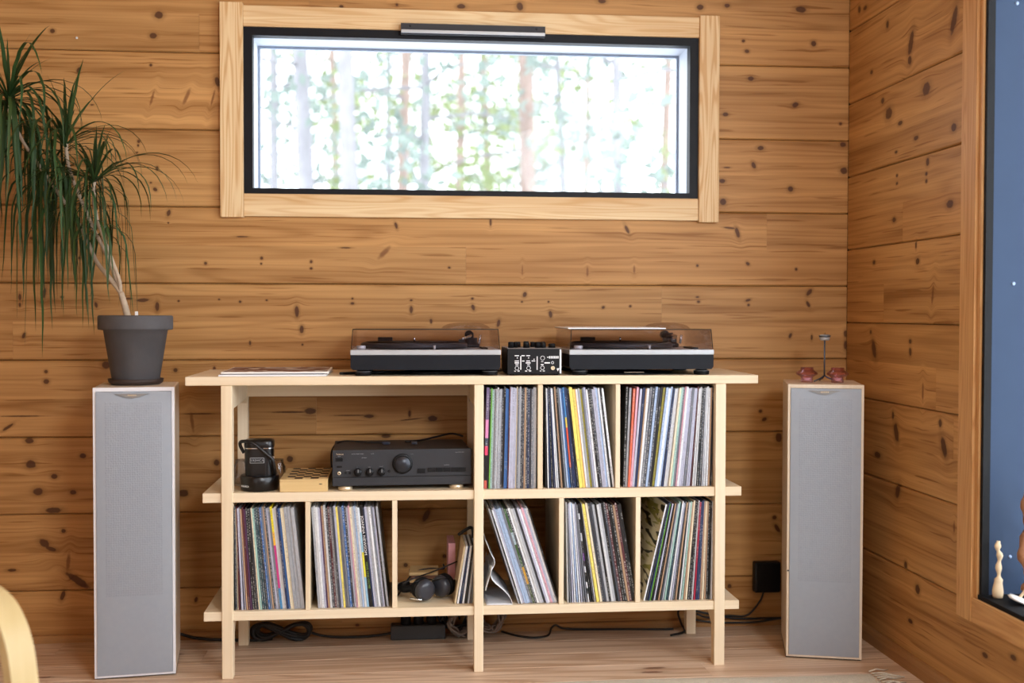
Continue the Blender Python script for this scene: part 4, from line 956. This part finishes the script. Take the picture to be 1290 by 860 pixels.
# ================================================================== PLANT
px_, py_ = -2.345, -.26
pl = empty('potted_dracaena', (px_, py_, SH)); tag(pl, 'dragon tree with drooping dark leaves in a grey clay pot on the left speaker', 'plant')
MB().lathe([(0, .0004), (.070, .0004), (.079, .006), (.082, .018), (.078, .018), (.070, .010), (0, .008)], 40, cap=False).build('saucer', M['saucer'], pl)
MB().lathe([(0, .0105), (.066, .0105), (.070, .016), (.094, .165), (.1085, .167), (.110, .172), (.110, .206), (.107, .210), (.098, .210), (.096, .195), (0, .195)], 48, cap=False).build('pot', M['pot'], pl)
MB().lathe([(0, .196), (.095, .196)], 32, cap=False).build('soil', M['soil'], pl)
MB().box(.018, .026, -.09, -.082, .196, .222, .001).build('plant_tag', M['white'], pl)
def wp(u, v, y): p = at(u, v, y); return (p.x-px_, p.y-py_, p.z-SH)
FK = wp(152, 368, -.26)
def stem(pts, r0, r1):
    P = spline(pts, 6); n_ = len(P); return MB().tube(P, 1.0, 9, True, [r0+(r1-r0)*i/(n_-1)+(.0006 if i % 2 else 0) for i in range(n_)]).build('trunk', M['bark'], pl)
stem([wp(161, 400, -.26), wp(157, 384, -.26), FK], .0105, .0085)
S1 = [FK, wp(138, 350, -.25), wp(121, 328, -.22), wp(104, 290, -.18), wp(70, 238, -.17), wp(30, 180, -.20), wp(11, 138, -.22), wp(11, 122, -.22)]
S2 = [FK, wp(146, 352, -.24), wp(136, 325, -.23), wp(112, 275, -.22), wp(88, 215, -.21), wp(83, 178, -.21)]
S3 = [FK, wp(150, 352, -.27), wp(139, 322, -.27), wp(122, 275, -.26), wp(118, 240, -.25), wp(119, 228, -.25)]
stem(S1, .0070, .0040); stem(S2, .006, .005); stem(S3, .0055, .005)
def leaf_mesh(L, w, elev, droop, seed):
    rg_ = random.Random(seed); n_ = 12; vs = []; p = Vector((0, 0, 0)); e_ = elev; bend = 0
    reach = 0
    for i in range(n_+1):
        t = i/n_; ww = w*(.55+.45*math.sin(min(1, t*2.5)*PI/2))*(1-t**3)+.0003
        s_ = Vector((0, 1, 0)); d = Vector((math.cos(e_), 0, math.sin(e_))); nn = Vector((-math.sin(e_), 0, math.cos(e_)))
        vs += [p+s_*ww/2+nn*ww*.18, p, p-s_*ww/2+nn*ww*.18]
        reach = max(reach, p.x)
        p = p+d*L/n_+s_*(rg_.uniform(-.25, .25)*L/n_*.3)
        e_ = max(e_-droop*(0.35+t)*(math.cos(e_)*.75+.25)/n_*2, -PI/2+.04)
    mb = MB(); mb.add(vs, [[3*i, 3*i+1, 3*i+4, 3*i+3] for i in range(n_)]+[[3*i+1, 3*i+2, 3*i+5, 3*i+4] for i in range(n_)], True)
    me = mb.mesh('leaf'); me.materials.append(M['leaf']); return me, reach
LV = {'up': [leaf_mesh(random.uniform(.20, .30), .011, math.radians(random.uniform(55, 85)), .5, i) for i in range(4)],
'arch': [leaf_mesh(random.uniform(.28, .42), .010, math.radians(random.uniform(15, 60)), random.uniform(1.2, 2.6), 20+i) for i in range(8)],
'droop': [leaf_mesh(random.uniform(.34, .52), .0105, math.radians(random.uniform(-20, 35)), random.uniform(4.5, 7), 50+i) for i in range(8)]}
rp = random.Random(5)
def crown(path, n_up, n_arch, n_droop, sc, dsc):
    P = spline(path, 8); top = P[-1]
    for kind, cnt in (('up', n_up), ('arch', n_arch), ('droop', n_droop)):
        made = 0; tries = 0
        while made < cnt and tries < cnt*8:
            tries += 1
            me, reach = rp.choice(LV[kind]); a = rp.uniform(0, 2*PI)
            back = {'up': 0, 'arch': .06, 'droop': .5}[kind]; q = P[int((len(P)-1)*(1-rp.random()*back))]
            s_ = (dsc if kind == 'droop' else sc)*rp.uniform(.75, 1.1)
            if py_+q.y+reach*s_*math.sin(a) > -.02: continue
            o = link('leaf', me, pl, q, (rp.uniform(-.1, .1), 0, a)); o.scale = (s_,)*3
            g_ = rp.uniform(.7, 1.35); yel = rp.uniform(0, .35); c_ = lin(44, 70, 38)
            o.color = (c_[0]*g_*(1+yel), c_[1]*g_, c_[2]*g_*(1-.4*yel), 1); made += 1
crown(S1, 9, 20, 84, 1.08, 1.06); crown(S2, 8, 22, 62, .96, .80); crown(S3, 8, 30, 34, .92, .62)

# ================================================================== CABLES, ADAPTER, HEADPHONES, POWER STRIP
def cable(pts, r, lab, mat=None, n_=8, name='cable'):
    o = MB().tube(spline(pts, n_), r, 8).build(name, mat or M['cable']); tag(o, lab, 'cable'); return o
def fl(u, v, z=.004): p = atz(u, v, z); return (p.x, min(p.y, -.024), z)
cable([(-2.30, -.10, .05), (-2.26, -.05, .03), (-2.20, -.045, .012), (-2.10, -.05, .006), (-2.02, -.06, .006), (-1.96, -.055, .008)], .005, 'black cable running from the left speaker to the coiled cord')
# coil: figure-eight bundle
cx_, cy_ = at(352, 795, -.05).x, -.055
eight = []
for i in range(0, 5*28):
    t = 2*PI*i/28; k_ = i/28; eight.append((cx_+.094*math.sin(t)*(1-.02*k_)+.004*k_, cy_-.006+.010*math.sin(t*1.3+k_), .030+.026*math.sin(2*t)*(1-.05*k_)+.002*k_))
cable(eight, .0062, 'coiled black extension cord lying behind the left table legs', n_=2)
cable([(cx_+.09, -.055, .03), (cx_+.14, -.05, .012), (cx_+.20, -.05, .006), (-1.66, -.05, .006), (-1.60, -.055, .012), (-1.573, -.060, .018)], .0045, 'black cord leading from the coil into the power strip')
x0 = at(492, 795, -.075).x; x1 = at(561, 795, -.075).x
ps = empty('power_strip', (x0, -.088, 0)); tag(ps, 'charcoal power strip on the floor under the middle of the table', 'power strip')
MB().box(0, x1-x0, 0, .045, .0005, .048, .004).build('body', plain('strip_charcoal', lin(50, 53, 56), .5), ps)
MB().box(.004, x1-x0-.004, .006, .040, .0482, .0495).build('socket_face', M['black'], ps)
for i in range(3):
    o = MB().lathe([(.017, 0), (.017, .022), (.009, .034), (.006, .046)], 16).build('plug', M['black_soft']); o.location = (x0+.05+i*.042, -.070, .0498); tag(o, f"black plug in the power strip, {['left', 'middle', 'right'][i]} of three", 'plug', 'plugs in the power strip')
    cable([(x0+.05+i*.042, -.078, .088), (x0+.055+i*.042, -.074, .11), (x0+.075+i*.045, -.05, .14), (x0+.11+i*.05, -.035, .12), (x0+.15+i*.04, -.03, .05)], .003, f"black plug lead rising from the power strip, {['left', 'middle', 'right'][i]} of three")
def bundle(cx, cy, cz, sx, sy, sz, turns, r, mat, lab, seed):
    rg_ = random.Random(seed); P = []
    for i in range(turns*10):
        t = 2*PI*i/10; P.append((cx+sx*math.cos(t)*rg_.uniform(.55, 1)+rg_.uniform(-.006, .006), min(cy+sy*math.sin(t*1.07), -.03), max(cz+sz*math.sin(t)*rg_.uniform(.6, 1)+rg_.uniform(-.005, .005), r+.0005)))
    return cable(P, r, lab, mat, 4)
bundle(at(582, 785, -.07).x, -.062, .050, .048, .028, .045, 12, .0040, M['cable_brown'], 'grey-brown looped cable bundle left of the middle rear leg', 3)
bundle(at(618, 785, -.06).x, -.062, .070, .046, .024, .060, 13, .0040, M['cable_brown'], 'grey-brown looped cable bundle right of the middle rear leg', 4)
bundle(at(575, 775, -.05).x, -.045, .08, .07, .012, .07, 6, .0035, M['cable'], 'black tangled leads behind the power strip', 9)
cable([fl(632, 795), fl(650, 800), fl(672, 803), fl(690, 800), (-1.035, -.03, .012), (-1.02, -.03, .022), (-.99, -.03, .010), (-.90, -.032, .006), (-.75, -.04, .005), (-.66, -.05, .005), (-.62, -.05, .005)], .0036, 'thin black cable along the floor right of the middle leg')
pn = MB().lathe([(.003, 0), (.004, -.004), (0, -.005)], 10, (0, 0, 0), 'y').build('wall_pin', M['white']); pn.location = at(97, 48, -.0006); tag(pn, 'tiny white pin stuck in the back wall at top left', 'pin')
cable([fl(845, 800), fl(862, 795, .006), (-.59, -.04, .02), (-.60, -.035, .06), (-.57, -.03, .065), (-.50, -.028, .05), (-.40, -.028, .03), (-.30, -.03, .028), (-.22, -.04, .03)], .0038, 'black cable looping past the right rear leg to the corner speaker')
cable([(-.56, -.035, .035), (-.50, -.03, .022), (-.42, -.03, .016), (-.33, -.03, .016), (-.26, -.035, .026), (-.22, -.05, .034)], .0034, 'second thin black cable low on the wall beside the right speaker')
ad = MB().box(-.046, .046, -.034, -.0006, -.053, .053, .006).build('power_adapter', M['black']); pa = at(967, 727, -.03); ad.location = (pa.x, 0, pa.z)
tag(ad, 'black square power adapter plugged in low on the back wall', 'adapter')
cable([(pa.x-.010, -.018, pa.z-.054), (pa.x-.025, -.022, pa.z-.085), (pa.x-.07, -.026, pa.z-.13), (pa.x-.14, -.03, .04), (pa.x-.21, -.03, .036), (pa.x-.25, -.035, .05)], .0033, 'black cable hanging from the power adapter to the table leg')

# headphones
hp = empty('headphones', (at(536, 760, -.33).x, -.33, Z2+.003)); tag(hp, 'black over-ear headphones lying folded on the lower shelf', 'headphones')
def cup(x, y, z, r, rot, name='ear_cup'):
    c = MB().lathe([(.0, -.016), (r*.6, -.017), (r*.92, -.012), (r, -.004), (r, .006), (r*.9, .010)], 28, (0, 0, 0), 'y').build(name, plain('cup_shell', lin(52, 55, 64), .3), hp, (x, y, z), rot)
    MB().lathe([(r*.97, .0102), (r*1.05, .015), (r*1.05, .024), (r*.9, .030), (r*.5, .028), (r*.5, .012)], 28, (0, 0, 0), 'y').build('ear_pad', M['black_soft'], c); return c
cup(-.003, -.045, .035, .032, (.15, 0, .55)); cup(.048, -.005, .036, .033, (.1, 0, -.75))
strap([(-.03, -.03, .04), (-.065, -.01, .030), (-.075, .05, .026), (-.03, .10, .026), (.05, .11, .026), (.095, .07, .030), (.085, .02, .036)], .020, 'headband', hp, M['black_soft'], .008)
MB().tube(spline([(-.045, -.04, .05), (-.03, -.05, .062), (.0, -.03, .064), (.02, -.0, .055)], 5), .002, 6).build('yoke', M['black'], hp)
MB().tube(spline([(.02, -.02, .055), (.05, -.035, .066), (.078, -.01, .06), (.082, .02, .05)], 5), .002, 6).build('yoke', M['black'], hp)
MB().tube([(-.048, -.045, .010), (-.012, -.06, .008)], .0035, 8).build('jack_plug', M['chrome'], hp)
hx = hp.location.x
cable([(hx-.07, -.36, Z2+.055), (hx-.03, -.35, Z2+.070), (hx+.02, -.30, Z2+.075), (hx+.07, -.28, Z2+.090), (hx+.10, -.27, Z2+.100)], .0022, 'thin black headphone cable arching behind the ear cups')
cable([(hx-.085, -.30, Z2+.004), (hx-.04, -.24, Z2+.055), (hx+.01, -.22, Z2+.068), (hx+.06, -.20, Z2+.062), (hx+.06, -.18, Z2+.072)], .0026, 'black cable loop above the headband')
# black cord loop hanging over the singles
bx = at(590, 680, -.30).x
cable([(bx-.03, -.30, Z2+.190), (bx-.012, -.31, Z2+.205), (bx+.008, -.30, Z2+.212), (bx+.016, -.28, Z2+.19), (bx+.014, -.27, Z2+.14)], .005, 'short black cord over the top of the seven-inch singles')

# white paper bag in the leaning-record bay
def sheet(prof, y0, y1, name, lab, seed, amp_=.006):
    P = spline([(a, 0, b) for a, b in prof], 6); ny = 12; vs = []; n_ = len(P)
    for j in range(ny+1):
        for i, p_ in enumerate(P):
            nz = mnoise.noise(Vector((p_.x*14, j*.45, p_.z*14+seed)))*amp_
            vs.append((p_.x+nz, y0+(y1-y0)*j/ny, max(p_.z+nz*.6, Z2+.001)))
    mb = MB(); mb.add(vs, [[j*n_+i, j*n_+i+1, (j+1)*n_+i+1, (j+1)*n_+i] for j in range(ny) for i in range(n_-1)], True)
    o = mb.build(name, M['paper']); sd = o.modifiers.new('thickness', 'SOLIDIFY'); sd.thickness = .0012; tag(o, lab, 'paper'); return o
def lp(u, v): p = at(u, v, -.40); return (p.x, p.z)
sheet([lp(612, 764), lp(640, 764), lp(644, 755), lp(634, 742), lp(620, 728), lp(617, 720), lp(618, 712)], -.425, -.20, 'paper_bag', 'crumpled white paper folded at the bottom left of the leaning records', 1, .004)
sheet([lp(611, 742), lp(614, 730), lp(619, 716), lp(623, 706), lp(617, 694), lp(611.5, 680)], -.420, -.22, 'paper_sheet', 'white paper sheet standing against the middle leg behind the folded paper', 5, .003)

# ================================================================== RUG
rug = empty('rug', (-.70, -1.4, 0)); tag(rug, 'cream woven wool rug with fringed end on the floor', 'rug')
rgx0, rgx1, ry0, ry1 = -2.1, -.145, -2.3, -.560
N1, N2 = 150, 40; vs = []
for j in range(N2+1):
    for i in range(N1+1):
        x = rgx0+(rgx1-rgx0)*i/N1; y = ry0+(ry1-ry0)*j/N2+.010*math.sin(x*5)*(j/N2)-.03*(i/N1<.68)*(.68-i/N1)*(j/N2)
        z = .010+.0025*mnoise.noise(Vector((x*60, y*60, 0)))
        if j in (0, N2) or i in (0, N1): z = .001
        vs.append((x+.70, y+1.4, z))
F = [[j*(N1+1)+i, j*(N1+1)+i+1, (j+1)*(N1+1)+i+1, (j+1)*(N1+1)+i] for j in range(N2) for i in range(N1)]
MB().add(vs, F, True).build('pile', M['rug'], rug)
rf = random.Random(8)
for i in range(90):
    y = ry1-.006-i*.019+1.4; x = rgx1+.70; L = rf.uniform(.06, .085); a = rf.uniform(-.35, .5)
    pts = [(x-.004, y, .008), (x+L*.35, y+a*.02, .012), (x+L*.7, y+a*.04+rf.uniform(-.006, .006), .007), (x+L, y+a*.055, .004)]
    MB().tube(pts, .0026, 5, True, [1, 1.1, .8, .6]).build('tassel', M['rug'], rug)

# ================================================================== BENTWOOD CHAIR (lower left corner)
chx, chy = -2.259, -1.50
chair = empty('bentwood_armchair', (-2.276, -1.52, 0), (0, 0, -.62)); tag(chair, 'pale bentwood armchair, only its curved arm front showing at lower left', 'chair')
def bent(yc, w):
    # outer profile in x,z (world), strip thickness inwards
    prof = [(-3.02, .505), (-2.75, .525), (-2.50, .528), (-2.40, .522), (-2.345, .505), (-2.305, .470), (-2.278, .420), (-2.262, .350), (-2.252, .26), (-2.245, .14), (-2.25, .05), (-2.29, .014), (-2.40, .012), (-2.8, .012), (-3.0, .012)]
    P = [Vector((a, 0, b)) for a, b in prof]; P = spline(P, 5); n_ = len(P); mb = MB(); vs = []; th = .024
    for i, p_ in enumerate(P):
        t_ = (P[min(i+1, n_-1)]-P[max(i-1, 0)]).normalized(); nn = Vector((t_.z, 0, -t_.x))
        q_ = p_-nn*-th if False else p_+nn*th*(1)
        inner = p_+Vector((-t_.z*0, 0, 0))+Vector((t_.z, 0, -t_.x))*th
        vs += [(p_.x, -w/2, p_.z), (p_.x, w/2, p_.z), (inner.x, w/2, inner.z), (inner.x, -w/2, inner.z)]
    mb.add(vs, [[4*i+a, 4*i+(a+1) % 4, 4*i+4+(a+1) % 4, 4*i+4+a] for i in range(n_-1) for a in range(4)]+[[0, 1, 2, 3], [4*n_-4, 4*n_-3, 4*n_-2, 4*n_-1]])
    o = mb.build('side_frame', M['birch'], chair); o.location = (2.259, 1.52+yc, 0); return o
s1 = bent(-1.52, .060); s2 = bent(-2.06, .060)
o = MB().box(-2.60, -2.56, -2.03, -1.55, .30, .335, .003).build('crossbar', M['birch'], chair); o.location = (2.259, 1.52, 0)
st_ = MB().prism([(-2.42, .37), (-2.95, .28), (-3.25, .95), (-3.30, .94), (-3.02, .22), (-2.42, .31)], -2.02, -1.56, 'y').build('cushion', plain('natural_canvas', lin(206, 196, 176), .9, bump=.4, bscale=300), chair); st_.location = (2.259, 1.52, 0)

# ================================================================== OBJECTS IN THE SIDE WINDOW
ZS2 = .3305
sp_ = empty('carved_spoon', (.022, -.985, ZS2), (0, 0, 0)); tag(sp_, 'pale carved wooden spoon standing in the side window niche', 'spoon')
pts = spline([(0, 0, .001), (.0, 0, .030), (.002, 0, .055), (.001, 0, .085), (.004, 0, .110), (-.002, 0, .130), (.0, 0, .150)], 4)
n_ = len(pts); tp_ = [.0125+.002*math.sin(i/4*PI) if i < 8 else .0065+.0022*math.sin(i*1.25) for i in range(n_)]; tp_[-1] = .0045
MB().tube(pts, 1.0, 12, True, tp_).build('handle', M['spoonwood'], sp_)
d_ = empty('mushroom_darner', (.040, -1.052, ZS2+.011), (.1, .35, 0)); tag(d_, 'white round disc with a short wooden stick on the window sill', 'darning tool')
MB().lathe([(0, -.004), (.022, -.003), (.027, .001), (.022, .006), (0, .008)], 28, cap=False).build('disc', M['wax'], d_)
MB().tube([(0.002, 0, .007), (.012, -.004, .052)], .0038, 8).build('stick', M['spoonwood'], d_)
cw_ = []
for i in range(26):
    t = i/25; cw_.append((.078+.012*math.sin(t*14)-.02*t+.03*(t > .5)*(t-.5), -1.04+.010*math.cos(t*12), ZS2+.022+t*.30))
o = MB().tube(cw_, 1.0, 9, True, [.019*(1-.45*i/25)*(1+.22*math.sin(i*1.7)) for i in range(26)]).build('driftwood', M['driftwood']); tag(o, 'curly rough driftwood stick standing in the side window', 'driftwood')
